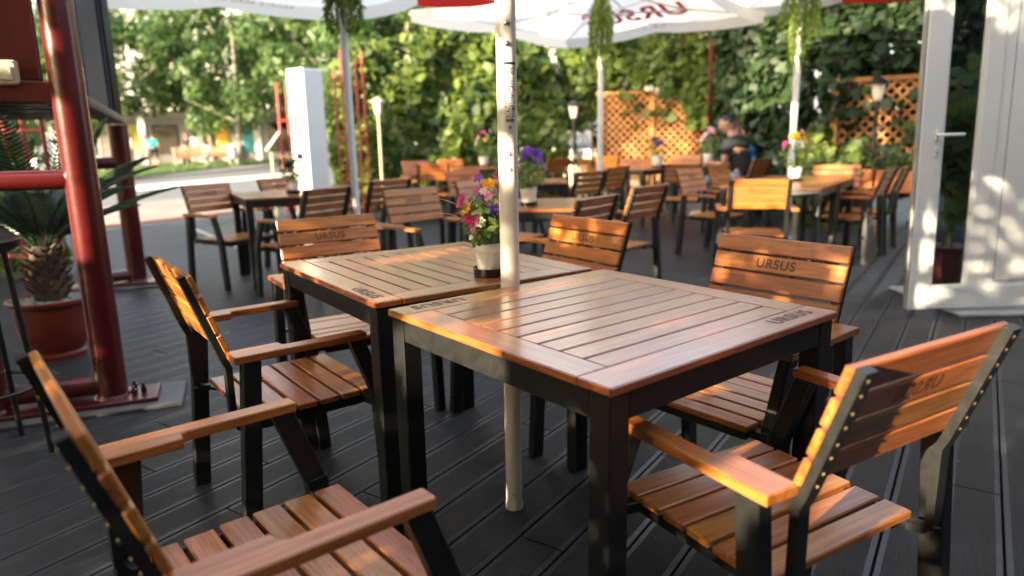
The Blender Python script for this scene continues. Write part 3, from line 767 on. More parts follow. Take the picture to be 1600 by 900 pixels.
# ---------------------------------------------------------------- umbrellas
def canopy(parent, apex, corners, red=(), droop=0.06, letter=None, valance=0.11):
    """four-sided canopy: eight cloth panels, ribs, struts, short valance"""
    ap = Vector(apex); base = parent.location
    C = [Vector(c) for c in corners]; pts = []
    for i in range(4):
        pts.append(C[i]); m = (C[i] + C[(i + 1) % 4]) / 2; m.z += 0.05; pts.append(m)
    loc = lambda p: p - base
    for k in range(8):
        a, b = pts[k], pts[(k + 1) % 8]
        N = 8; v = []; f = []
        for i in range(N + 1):
            for j in range(N + 1):
                t = i / N; s = j / N
                e = a.lerp(b, s); p = ap.lerp(e, t)
                sag = -droop * math.sin(math.pi * s) * t * 0.6 + -0.10 * math.sin(math.pi * t) * 0.5
                p = p + Vector((0, 0, sag)); v.append(loc(p))
        for i in range(N):
            for j in range(N): f.append((i * (N + 1) + j, (i + 1) * (N + 1) + j, (i + 1) * (N + 1) + j + 1, i * (N + 1) + j + 1))
        o = len(v)
        for j in range(N + 1):
            s = j / N; q = v[N * (N + 1) + j]
            v.append(q + Vector((0, 0, -valance * (1 + .03 * math.sin(s * 9)))))
        for j in range(N): f.append((N * (N + 1) + j, o + j, o + j + 1, N * (N + 1) + j + 1))
        obj('canopy_panel', mesh_from('canopy_panel', v, f, M_CANR if k in red else M_CANW, 40), parent)
    hub = ap + Vector((0, 0, -0.10)); run = Vector((ap.x, ap.y, ap.z - 0.34))
    for k in range(8):
        e = pts[k]
        rib = MB(); mid = hub.lerp(e, .5) + Vector((0, 0, -0.085))
        rib.tube([loc(hub), loc(mid), loc(e + Vector((0, 0, -.03)))], 0.008, 6)
        rb = obj('rib', rib.mesh('rib', M_STEEL, 50), parent)
        st = MB().tube([loc(run), loc(mid + Vector((0, 0, -.01)))], 0.007, 6)
        obj('strut', st.mesh('strut', M_STEEL, 50), rb)
        tip = MB().lathe([(.004, -.02), (.014, -.012), (.016, 0), (.01, .014), (.003, .018)], 8, loc(e + Vector((0, 0, -.035))))
        obj('rib_tip', tip.mesh('rib_tip', M_WPOLE, 50), rb)
    hb = MB().lathe([(.03, -.04), (.05, -.03), (.05, .03), (.03, .06)], 14, loc(hub)); obj('hub', hb.mesh('hub', M_WPOLE, 40), parent)
    rn = MB().lathe([(.034, -.04), (.05, -.03), (.05, .03), (.034, .04)], 14, loc(run)); obj('runner', rn.mesh('runner', M_WPOLE, 40), parent)
    if letter:
        for (k, s, size, t, mat, bold) in letter:
            a, b = pts[k % 8], pts[(k + 1) % 8]
            if k >= 8:                            # text straddling a whole side (two panels)
                k -= 8; a, b = pts[k], pts[(k + 2) % 8]
            m = (a + b) / 2; c = ap.lerp(m, t)
            ex = (b - a).normalized(); dn = (m - ap).normalized(); nz = ex.cross(dn).normalized()
            if nz.z > 0: nz = -nz
            # printed on the outside, seen reversed through the cloth from below
            sag = Vector((0, 0, -0.05 * math.sin(math.pi * t) - droop * 0.6 * t * .9 - 0.02))
            X = ex if ex.cross(-dn).z < 0 else -ex            # faces down, towards the tables
            Y = -dn; Zc = X.cross(Y)
            mt = Matrix((X, Y, Zc)).transposed().to_4x4(); mt.translation = loc(c + sag)
            o = obj('lettering', text_mesh(s, size, mat, mirror=True, bold=bold, spacing=1.1), parent)
            o.matrix_local = mt
def umbrella(x, y, label, corners, top, pole_r=0.026, mat=None, lean=(0, 0), red=(), letter=None):
    t = thing('patio_umbrella', label, 'umbrella', (x, y, 0), 0, 'white patio umbrellas')
    m = MB().tube([(0, 0, 0.012), (lean[0], lean[1], top - 0.05)], pole_r, 18)
    obj('pole', m.mesh('pole', mat or M_WPOLE, 40), t)
    b = MB().lathe([(pole_r * 3.2, 0.0), (pole_r * 3.2, .010), (pole_r * 1.4, .014), (pole_r * 1.25, .05), (pole_r * 1.02, .06)], 18)
    obj('base', b.mesh('base', M_WPOLE, 40), t)
    canopy(t, (x + lean[0], y + lean[1], top), corners, red, letter=letter)
    return t
SLOG = 'REGELE BERII IN ROMANIA'
# the cream pole between the two front tables; its cloth is overhead, out of the picture
front = thing('patio_umbrella', 'cream umbrella pole with a printed label rising between the two front tables', 'umbrella', (-.0051, 2.0712, 0), 0, 'white patio umbrellas')
obj('pole', MB().tube([(0, 0, .012), (0, 0, .62)], .0262, 28).mesh('pole', M_POLE, 40), front)
obj('collar', MB().lathe([(.0265, .60), (.0305, .602), (.0305, .655), (.0265, .657)], 28).mesh('collar', M_POLE, 30), front)
obj('upper_pole', MB().tube([(0, 0, .62), (0, 0, 2.75)], .0288, 32).mesh('upper_pole', M_POLE, 40), front)
obj('foot', MB().lathe([(.029, 0.001), (.029, .02), (.0263, .03)], 24).mesh('foot', M_POLE, 30), front)
for dz in (0.06,):
    obj('screw', MB().tube([(0.0, -.0255, dz), (0, -.033, dz)], [.006, .005], 10).mesh('screw', M_STEEL, 40), front)
    obj('screw', MB().tube([(.0255, 0, dz + .01), (.031, 0, dz + .01)], [.004, .004], 8).mesh('screw', M_STEEL, 40), front)
for dz in (1.49, 1.435):
    obj('screw', MB().lathe([(.0085, 0), (.0078, .002), (.0045, .0035), (.001, .0038)], 14).mesh('screw', M_STEEL, 60), front, (.004, -.0287, dz), (math.pi / 2, 0, 0))
RP = .0291
def wrap(name, rects, mat, parent, r=RP):
    """flat print wrapped round the pole: rects are (x0,z0,x1,z1) with x along the curved surface"""
    v = []; f = []
    for x0, z0, x1, z1 in rects:
        n = max(1, int(abs(x1 - x0) / .004)); o = len(v)
        for i in range(n + 1):
            a = (x0 + (x1 - x0) * i / n) / r
            v += [(r * math.sin(a), -r * math.cos(a), z0), (r * math.sin(a), -r * math.cos(a), z1)]
        for i in range(n): f.append((o + 2 * i, o + 2 * i + 2, o + 2 * i + 3, o + 2 * i + 1))
    return obj(name, mesh_from(name, v, f, mat), parent)
rp = random.Random(4)
lab = [(-.008, 1.379, .030, 1.386)]
lab += [(-.004, 1.352, -.002, 1.367), (-.004, 1.3595, .006, 1.3612), (.005, 1.352, .007, 1.361), (-.001, 1.369, .001, 1.374)]
for q in range(24):                                    # ring mark
    a = q / 24 * 6.28; cx, cz = .020 + .0078 * math.cos(a), 1.362 + .0085 * math.sin(a); lab.append((cx - .0008, cz - .0012, cx + .0008, cz + .0012))
for q in range(7): lab.append((.015 + q * .0014, 1.356 + q * .0016, .0166 + q * .0014, 1.358 + q * .0016))
for line in range(15):                                 # columns of fine type, too small to read
    z0 = 1.340 - line * .0075; x = -.006
    while x < .027:
        w = rp.uniform(.0008, .0022)
        if rp.random() < .62: lab.append((x, z0, x + w, z0 + .0030 if rp.random() < .8 else z0 + .0045))
        x += w + .0009
for (x0, z0) in ((.016, 1.315), (.016, 1.292), (-.006, 1.292), (.016, 1.262), (.021, 1.252), (.016, 1.254), (-.006, 1.262), (.024, 1.258)): lab.append((x0, z0, x0 + .0035, z0 + .0045))
x = -.004
while x < .022:
    w = rp.uniform(.0006, .0016); lab.append((x, 1.222, x + w, 1.231)); x += w + .0007
for q in range(4): lab.append((.004 + q * .002, 1.203, .0052 + q * .002, 1.211))
for line in range(7):
    x = -.006
    while x < .022:
        w = rp.uniform(.001, .0035)
        if rp.random() < .35: lab.append((x, 1.196 - line * .006, x + w, 1.1975 - line * .006))
        x += w + .002
wrap('label', lab, M_BLKPRINT, front)
wrap('red_mark', [(.002, 1.128, .014, 1.132), (.006, 1.124, .010, 1.138), (.004, 1.084, .014, 1.088), (.008, 1.080, .011, 1.094)], PETAL['red'], front)
canopy(front, (-.005, 2.0712, 2.85), [(-.1, 3.75, 2.35), (-1.72, 2.1, 2.35), (.05, .35, 2.35), (1.72, 2.05, 2.35)])

umbrella(-1.165, 5.30, 'umbrella nearest the street, white pole left of the vine hedge, one red panel', [(-1.47, 6.73, 2.36), (-3.4, 5.8, 2.36), (-1.3, 4.0, 2.36), (-.03, 5.70, 2.31)], 2.74, .0275, lean=(-.02, 0), red=(6,),
   letter=[(8, SLOG, .085, .90, M_GREYPRINT, 0), (8, 'URSUS', .34, .55, M_REDPRINT, .006)])
umbrella(.955, 7.5, 'middle umbrella, red reversed lettering showing through its white canopy', [(.74, 9.2, 2.37), (-.95, 7.29, 2.42), (.97, 5.7, 2.42), (2.65, 7.6, 2.40)], 2.72, .028,
   letter=[(14, SLOG, .085, .88, M_GREYPRINT, 0), (14, 'URSUS', .40, .56, M_REDPRINT, .008), (8, SLOG, .085, .88, M_GREYPRINT, 0), (7, 'URSUS', .07, .83, M_PINKPRINT, 0)])
umbrella(3.09, 7.76, 'right umbrella behind the long table, red panel above the dark vines', [(2.95, 9.2, 2.70), (1.45, 7.55, 2.70), (3.3, 6.2, 2.72), (4.78, 7.9, 2.69)], 3.0, .034, red=(6,),
   letter=[(8, SLOG, .085, .88, M_GREYPRINT, 0)])
# hanging green garlands under the canopies
def garland(x, y, z0, z1, r, label, seed):
    r2 = np.random.default_rng(seed); t = thing('garland', label, 'garland', (x, y, z0), 0, 'green hanging garlands on the umbrella poles')
    n = 5200; a = r2.choice(np.linspace(0, 6.28, 13)[:12], n) + r2.normal(0, .16, n); hz = r2.uniform(0, 1, n)
    ln = 0.72 + 0.28 * np.sin(a * 2.3 + seed); keep = hz < ln; a, hz = a[keep], hz[keep]; n = len(a)
    rad = r * (0.75 + .25 * np.sin(a * 5)) * (0.55 + .6 * np.minimum(hz * 3, 1)) + r2.normal(0, .012, n)
    P = np.stack([np.cos(a) * rad, np.sin(a) * rad, -hz * (z0 - z1)], 1)
    N = r2.normal(size=(n, 3)); N[:, 2] *= .3
    rl = np.stack([np.cos(a) * .5, np.sin(a) * .5, -np.ones(n)], 1) + r2.normal(size=(n, 3)) * .4
    obj('needles', leaf_mesh('needles', P, N, r2.uniform(.03, .065, n), M_GARL, 'blade', roll=rl), t, kind='stuff')
    m = MB()
    for k in range(12):
        aa = k * 6.28 / 12; rr = r * (.75 + .25 * math.sin(aa * 5)); L = (z0 - z1) * (0.72 + .28 * math.sin(aa * 2.3 + seed))
        m.tube([(.03 * math.cos(aa), .03 * math.sin(aa), 0), (rr * math.cos(aa), rr * math.sin(aa), -.3 * L), (rr * 1.1 * math.cos(aa), rr * 1.1 * math.sin(aa), -L)], .004, 5)
    obj('strand', m.mesh('strand', M_GARL, 60), t)
garland(-1.18, 5.30, 2.52, 1.92, .115, 'green garland hanging at the top of the pole by the street', 2)
garland(.955, 7.5, 2.56, 1.86, .10, 'green garland hanging at the top of the middle pole', 3)
garland(3.09, 7.76, 2.75, 1.82, .185, 'green garland hanging at the top of the right pole', 4)

# ---------------------------------------------------------------- cafe added out of view behind the camera and to the right, cutting skylight
cafe = thing('added_cafe_building', 'dark cafe building added unseen behind the photographer to block skylight', 'building', (0, 0, 0))
M_CAFE = plain("dark_render", (.10, .09, .085), .85, var=.15, scale=2, bump=.2)
obj('wall', MB().bbox((3.1, -1.75, 2.1), (10.0, .3, 4.3), .01).mesh('wall', M_CAFE), cafe)
obj('side_wall', MB().bbox((6.2, 1.45, 2.1), (.3, 6.1, 4.3), .01).mesh('side_wall', M_CAFE), cafe)
obj('end_wall', MB().bbox((4.98, 4.62, 2.1), (2.6, .2, 4.2), .01).mesh('end_wall', M_WHITEWALL), cafe)
obj('eaves', MB().bbox((3.1, -1.35, 4.3), (10.2, 1.1, .12), .01).mesh('eaves', M_CAFE), cafe)
for x in (0.2, 2.6, 5.0):
    wf = obj('window', MB().bbox((x, -1.585, 1.6), (1.5, .05, 1.6), .006).mesh('window', M_WPOLE), cafe)
    obj('pane', MB().bbox((x, -1.552, 1.6), (1.36, .02, 1.46), .003).mesh('pane', M_DISH), wf)
# specks and dry leaf bits on the boards
n = 420; P = np.stack([rng.uniform(-3, 3.2, n), rng.uniform(.9, 6.5, n), np.full(n, .0035)], 1)
N = np.tile([0, 0, 1.0], (n, 1)) + rng.normal(size=(n, 3)) * .2
tag(obj('leaf_litter', leaf_mesh('leaf_litter', P, N, np.where(rng.uniform(0, 1, n) < .9, rng.uniform(.003, .008, n), rng.uniform(.015, .035, n)), leafmat("dry_leaf", (.16, .10, .05), (.50, .44, .34), .1), 'plain')), None, None, kind='stuff')
# ---------------------------------------------------------------- white door at the right
door = thing('open_door', 'white plastic door with a narrow glass strip standing open at the right', 'door', (2.575, 4.4, 0.03), 0)
door.rotation_euler = (0, R(-1.6), 0)
DT = 0.06
def dpart(name, x0, z0, x1, z1, mat=M_PVC, y0=0.0, d=DT, r=.006, parent=None):
    return obj(name, MB().bbox(((x0 + x1) / 2, y0 + d / 2, (z0 + z1) / 2), (x1 - x0, d, z1 - z0), r).mesh(name, mat), parent or door)
DH = 2.25
dpart('stile', 0.0, 0, .135, DH)
dpart('stile', .365, .145, .475, DH - .13)
dpart('bottom_rail', .1352, 0, 1.05, .1448)
dpart('top_rail', .1352, DH - .13, 1.05, DH)
dpart('panel', .4755, .145, 1.05, DH - .1305, y0=.012, d=.035)
for x in (.545,): dpart('groove', x, .17, x + .004, DH - .15, M_GASKET, y0=.0105, d=.002, r=.0003)
dpart('groove', .55, .168, 1.05, .172, M_GASKET, y0=.0105, d=.002, r=.0003)
for z0, z1, x0, x1 in ((.145, .160, .135, .365), (DH - .145, DH - .13, .135, .365)): dpart('glazing_bead', x0, z0, x1, z1, M_PVC, y0=.004, d=.02, r=.004)
for x0, x1 in ((.135, .150), (.350, .365)): dpart('glazing_bead', x0, .1605, x1, DH - .1455, M_PVC, y0=.004, d=.02, r=.004)
dpart('glass', .1505, .1605, .3495, DH - .1455, M_GLASS, y0=.022, d=.012, r=.001)
dpart('edge_seal', -.006, .0, -.0005, DH, M_GASKET, y0=.006, d=.008, r=.001)
dpart('edge_seal', -.012, .0, -.0005, DH, M_STEEL, y0=.03, d=.014, r=.001)
h = MB().bbox((.10, -.005, 1.115), (.030, .010, .062), .005).bbox((.10, -.005, 1.01), (.028, .010, .060), .005)
hp = obj('handle_plate', h.mesh('handle_plate', M_PVC), door)
h = MB().tube([(.10, -.012, 1.115), (.10, -.05, 1.115), (.108, -.056, 1.115), (.235, -.056, 1.113)], [.010, .010, .010, .009], 12)
obj('handle', h.mesh('handle', M_PVC, 40), hp)
obj('keyhole', MB().tube([(.10, -.0121, 1.01), (.10, -.016, 1.01)], .007, 12).mesh('keyhole', M_STEEL, 40), hp)
for z in (.35, .62, 1.45, 1.72, 2.0): obj('screw', MB().tube([(-.006, .03, z), (-.0145, .03, z)], .004, 8).mesh('screw', M_STEEL, 40), door)
thr = thing('threshold', 'pale stone step under the open white door at the right edge', 'step', (3.0, 4.32, 0), 0)
obj('step', MB().bbox((.42, .42, .012), (1.1, .86, .022), .004).mesh('step', M_CONC), thr)

# ---------------------------------------------------------------- red steel stand with cabinet at the left
FD = Vector((-.93, -.37, 0)).normalized(); SD = Vector((-.432, .902, 0)).normalized()   # along the front, along the side
P1 = Vector((-1.86, 3.06, 0)); P0 = P1 + FD * .46; P2 = P1 + SD * 3.1; P3 = P0 + SD * 3.0 - FD * .1; PL_ = P1 + FD * 1.9
stand = thing('steel_stand', 'dark red tube stand carrying a red cabinet at the left edge', 'stand', tuple(P1))
def sp(name, mb, mat, smooth=45, parent=None, label=None):
    me = mb.mesh(name, mat, smooth); o = obj(name, me, parent or stand, label=label)
    if parent is None:
        for v in me.vertices: v.co -= P1
    else:
        for v in me.vertices: v.co -= P1
    return o
Z = Vector((0, 0, 1))
for q, rr in ((P1, .066), (P0, .066), (P2, .074), (P3, .070), (PL_, .07)):
    sp('weld', MB().lathe([(rr * .98, .022), (rr + .012, .034), (rr + .007, .044), (rr * .98, .056)], 20, q, False), M_RED, 50)
    sp('post', MB().tube([q + Z * .02, q + Z * (1.33 if q in (P2, P3) else 3.0)], rr, 20), M_RED)
for a, b, z, rr in ((P1, PL_, 1.035, .042), (P2, P3, 1.03, .05), (P1, P2, .10, .0), (P1, P0, .10, .045), (P2, P3, .09, .045)):
    if rr: sp('rail', MB().tube([a + Z * z, b + Z * z], rr, 14), M_RED)
sp('platform', MB().bar(P1 + FD * .0 + SD * .09 + Z * 1.365, P2 + Z * 1.365, .13, .05, (0, 0, 1), .004), M_PLANK)
pl = MB()
for k in range(9):
    a = P1 + SD * (.15 + k * .34) + FD * .14 + Z * 1.40; pl.bar(a, a + FD * 1.75, .10, .06, (0, 0, 1), .003)
sp('joist', pl, M_BLACK, None)
sp('front_wall', MB().bar(P1 + FD * .10 + SD * .10 + Z * 2.2, P1 + FD * 2.0 + SD * .10 + Z * 2.2, .05, 1.5, (0, 0, 1), .004), M_REDWALL, None)
sp('base_beam', MB().bar(P1 + FD * .06 + SD * .045 + Z * 1.40, P1 + FD * 2.0 + SD * .045 + Z * 1.40, .05, .085, (0, 0, 1), .004), M_REDWALL, None)
for dd in (.27, .52): sp('wall_seam', MB().bar(P1 + FD * dd + SD * .07 + Z * 1.46, P1 + FD * dd + SD * .07 + Z * 2.95, .012, .014, (1, 0, 0), .003), M_REDWALL, None)
sp('side_wall', MB().bar(P1 + SD * .30 + FD * .03 + Z * 2.2, P2 - SD * .05 + FD * .03 + Z * 2.2, .04, 1.6, (0, 0, 1), .004), M_SLATE, None)
for dd in (.28, 3.06): sp('corner_trim', MB().bar(P1 + SD * dd + FD * .02 + Z * 1.4, P1 + SD * dd + FD * .02 + Z * 2.98, .10, .10, (1, 0, 0), .004), M_BLACK, None)
for dd in (.75, 2.55): sp('wall_rib', MB().bar(P1 + SD * dd + FD * .005 + Z * 1.41, P1 + SD * dd + FD * .005 + Z * 2.97, .03, .03, (1, 0, 0), .003), M_SLATE, None)
for a, b in ((P1, P0), (P2, P3)):
    c = (a + b) / 2; ang = math.atan2(FD.y, FD.x)
    m = MB().bbox(c + Z * .030 + FD * .05, (.95, .21, .02), .003, Matrix.Rotation(ang, 3, 'Z')); sp('base_plate', m, M_RED, None)
    m = MB().bbox(c + Z * .010 + FD * .03, (1.12, .33, .018), .003, Matrix.Rotation(ang, 3, 'Z')); sp('floor_plate', m, M_PLATE, None)
for dx, dy in ((-.09, -.04), (-.09, .05), (-.13, 0.0)):
    c = P1 + FD * dx + SD * dy + Z * .04
    sp('bolt', MB().tube([c, c + Z * .03, c + Z * .031, c + Z * .045], [.013, .013, .007, .007], 6), M_RED, 30)
sb = MB().bbox(P1 + FD * .205 + SD * .055 + Z * 1.475, (.085, .045, .095), .008, Matrix.Rotation(math.atan2(FD.y, FD.x), 3, 'Z')); 
sw = thing('switch_box', 'beige light switch box screwed to the dark red cabinet', 'switch', tuple(P1 + FD * .215 + SD * .02 + Z * 1.475), math.atan2(-FD.y, -FD.x))
obj('case', MB().bbox((0, 0, 0), (.088, .05, .098), .007).mesh('case', plain("beige_plastic", (0.50, 0.45, 0.34), .4)), sw)
obj('rocker', MB().bbox((0, -.029, -.004), (.058, .012, .056), .004, Matrix.Rotation(R(6), 3, 'X')).mesh('rocker', plain("beige_rocker", (0.60, 0.55, 0.42), .35)), sw)
for sx in (-1, 1): obj('screw', MB().tube([(sx * .034, -.0245, .04), (sx * .034, -.0275, .04)], .0045, 8).mesh('screw', M_STEEL, 40), sw)

# bar stool at the left edge
stl = thing('bar_stool', 'black padded bar stool at the left edge in front of the cycad', 'stool', (-2.02, 2.52, 0))
obj('seat', MB().lathe([(.05, .80), (.17, .80), (.19, .815), (.195, .84), (.17, .862), (.1, .872), (.01, .874)], 24).mesh('seat', M_BLACK, 50), stl)
for k in range(4):
    a = R(10 + 90 * k); obj('leg', MB().tube([(.15 * math.cos(a), .15 * math.sin(a), .80), (.20 * math.cos(a), .20 * math.sin(a), 0)], .011, 8).mesh('leg', M_BLACK, 50), stl)
obj('foot_ring', MB().tube([(.19 * math.cos(k * R(20)), .19 * math.sin(k * R(20)), .28) for k in range(19)], .008, 6, False).mesh('foot_ring', M_BLACK, 50), stl)

# ---------------------------------------------------------------- potted cycad and the plant behind the door
def big_pot(x, y, label, cat, s=1.0, mat=M_REDPOT, group=None):
    t = thing('plant_pot', label, cat, (x, y, 0), 0, group)
    prof = [(.145, 0), (.15, .03), (.135, .045), (.165, .09), (.195, .17), (.205, .27), (.205, .33), (.235, .345), (.238, .365), (.222, .372), (.20, .36), (.19, .34)]
    obj('pot', MB().lathe([(r * s, z * s) for r, z in prof], 32, closed=False).mesh('pot', mat, 35), t)
    obj('soil', MB().lathe([(.197 * s, .335 * s), (.1 * s, .345 * s), (.005, .35 * s)], 20, closed=False).mesh('soil', M_SOIL, 60), t)
    m = MB(); rr = random.Random(int(x * 100))
    for _ in range(220):
        a = rr.uniform(0, 6.28); q = .19 * s * math.sqrt(rr.uniform(.15, 1)); sz = rr.uniform(.008, .017) * s
        m.lathe([(.002, -sz * .5), (sz, -sz * .1), (sz * .8, sz * .35), (.002, sz * .5)], 5, (q * math.cos(a), q * math.sin(a), .352 * s), False)
    obj('pebbles', m.mesh('pebbles', M_PEBBLE, 60), t, kind='stuff')
    return t
cy = big_pot(-2.60, 3.84, 'cycad palm in a dark red bowl of pebbles under the red stand', 'potted plant', 0.93)
cm = MB(); rr = random.Random(5)
cm.lathe([(.080, .33), (.090, .40), (.088, .50), (.075, .58), (.055, .63), (.01, .65)], 16)
for k in range(70):
    a = k * 2.399; z = .36 + .27 * k / 70; q = .088 - .04 * max(0, (z - .5) / .15)
    d = Vector((math.cos(a), math.sin(a), .8)).normalized(); c = Vector((q * math.cos(a), q * math.sin(a), z))
    cm.tube([c - d * .01, c + d * .045], [.013, .004], 5)
obj('trunk', cm.mesh('trunk', M_BARK, 50), cy)
def frond(parent, az, el, L, bend, seed, mat=M_PALM, z0=.62, n=34, lw=.14):
    r3 = random.Random(seed); h = Vector((math.cos(az), math.sin(az), 0)); pts = []; p = Vector((0.03 * h.x, .03 * h.y, z0)); e = el
    for i in range(n + 1):
        pts.append(p.copy()); p = p + (h * math.cos(e) + Vector((0, 0, 1)) * math.sin(e)) * (L / n); e -= bend / n
    m = MB().tube(pts, [.006 * (1 - .8 * i / n) for i in range(n + 1)], 5)
    side = Vector((-h.y, h.x, 0))
    for i in range(5, n):
        t = (pts[i + 1] - pts[i]).normalized(); up = side.cross(t).normalized()
        q = (i - 5) / (n - 5); ll = lw * (0.35 + 1.3 * math.sin(math.pi * (q * .88 + .06)) ** .8) * .62
        for s in (-1, 1):
            d = (side * s + t * .75 + up * .28).normalized(); w = t * .006
            b = pts[i]; m.add([b - w, b + w, b + d * ll * .6 + w * .9 + up * .004, b + d * ll - up * .012, b + d * ll * .6 - w * .9 + up * .004], [(0, 1, 2, 3, 4)])
    return obj('frond', m.mesh('frond', mat), parent)
for i, (az, el, L, b) in enumerate([(10, 40, .78, .55), (25, 62, .75, .9), (-18, 55, .72, .9), (60, 60, .8, .8), (95, 66, .85, .7), (130, 58, .8, .9), (165, 55, .8, .8), (200, 50, .8, .8), (235, 58, .75, 1.0), (268, 62, .7, 1.0), (300, 60, .68, 1.0), (330, 64, .7, 1.0),
      (0, 75, .8, .5), (80, 80, .85, .4), (150, 78, .85, .5), (225, 78, .8, .5), (290, 76, .8, .5), (110, 45, .8, .8), (185, 70, .85, .6), (345, 42, .66, .7)]):
    frond(cy, R(az), R(el), L, b, i)
dp = big_pot(3.22, 5.1, 'red potted shrub seen through the glass of the open door', 'potted plant', 0.95)
tr = MB().tube([(0, 0, .3), (.02, 0, .5), (-.03, .02, .75), (.03, 0, 1.0), (.0, 0, 1.3)], [.035, .03, .026, .018, .01], 10)
tr.tube([(-.03, .02, .72), (-.16, 0, .95), (-.24, 0, 1.2)], [.018, .013, .006], 8); tr.tube([(.02, 0, .8), (.14, .05, 1.02), (.2, 0, 1.3)], [.016, .011, .006], 8)
obj('trunk', tr.mesh('trunk', M_BARK, 50), dp)
n = 420; P = rng.normal(size=(n, 3)) * (.12, .16, .24) + (.06, 0, 1.10); P[:26] = rng.normal(size=(26, 3)) * (.06, .06, .05) + (-.33, -.05, 1.14)
obj('foliage', leaf_mesh('foliage', P, rng.normal(size=(n, 3)) + (-.6, -.6, .5), rng.uniform(.07, .14, n), M_IVY, 'heart'), dp, kind='stuff')

# ---------------------------------------------------------------- white column, fence, lamps, sign by the street
cl = thing('column', 'square white column at the terrace entrance by the street', 'column', (-3.07, 10.95, -.02), R(-35.5 + 90))
obj('shaft', MB().bbox((0, 0, 1.12), (.375, .375, 2.26), .012).mesh('shaft', M_WHITEWALL), cl)
obj('plinth', MB().bbox((0, 0, .06), (.43, .43, .12), .008).mesh('plinth', M_CONC), cl)
def picket_fence(label, a, b, n, hs, rails, seed):
    a = Vector(a); b = Vector(b); t = thing('metal_fence', label, 'fence', tuple(a), 0, 'red metal fences'); rr = random.Random(seed)
    for k in range(n):
        p = (b - a) * (k / (n - 1)); h = hs(k / (n - 1))
        obj('picket', MB().tube([p + Z * -.1, p + Z * (h - .07), p + Z * h], [.017, .017, .003], 8).mesh('picket', M_REDFENCE, 50), t)
    for z in rails: obj('rail', MB().bar(Z * z, (b - a) + Z * z, .03, .03).mesh('rail', M_REDFENCE), t)
    return t
picket_fence('red metal pickets right of the white column, running into the vine hedge', (-2.72, 11.35, 0), (-2.35, 11.75, 0), 5, lambda q: 2.25 + .35 * abs(math.sin(q * 5)), (.3, 1.2, 2.0), 1)
picket_fence('short stretch of red pickets left of the white column', (-3.62, 11.3, 0), (-3.36, 11.4, 0), 3, lambda q: 2.1, (.3, 1.5), 2)
picket_fence('red metal fence seen under the red stand at the left edge', (-7.2, 6.9, 0), (-3.78, 5.8, 0), 18, lambda q: 1.55, (.25, 1.3), 3)
def lantern(x, y, label, h, mat, pmat, glow=None):
    t = thing('garden_lamp', label, 'lamp', (x, y, -.02), 0, 'garden lanterns on posts')
    obj('post', MB().tube([(0, 0, 0), (0, 0, h - .24)], .022, 10).mesh('post', pmat, 50), t)
    obj('lantern', MB().lathe([(.03, h - .25), (.05, h - .24), (.085, h - .05)], 6, closed=False).mesh('lantern', mat), t)
    obj('cap', MB().lathe([(.125, h - .055), (.125, h - .04), (.05, h + .01), (.01, h + .03)], 6).mesh('cap', pmat), t)
    return t
M_LAMPG = plain("frosted_lamp_glass", (0.62, 0.56, 0.45), .3)
M_BEIGE = plain("beige_post", (0.52, 0.42, 0.26), .5)
lantern(-2.08, 11.45, 'pale garden lantern on a post before the vine hedge', 1.83, M_LAMPG, M_BEIGE)
lantern(1.02, 11.3, 'black garden lantern left of the middle pole', 1.72, M_LAMPG, M_BLACK)
lantern(4.28, 8.35, 'black garden lantern before the right lattice', 1.78, M_LAMPG, M_BLACK)
sg = thing('menu_stand', 'tilted white menu board on a thin post by the street', 'sign', (-3.72, 11.1, -.02), R(20))
obj('post', MB().tube([(0, 0, 0), (0, 0, 1.05)], .018, 8).mesh('post', M_BEIGE, 50), sg)
obj('board', MB().bbox((.03, 0, 1.2), (.36, .30, .022), .004, Matrix.Rotation(R(-52), 3, 'Y')).mesh('board', M_WHITEWALL), sg)

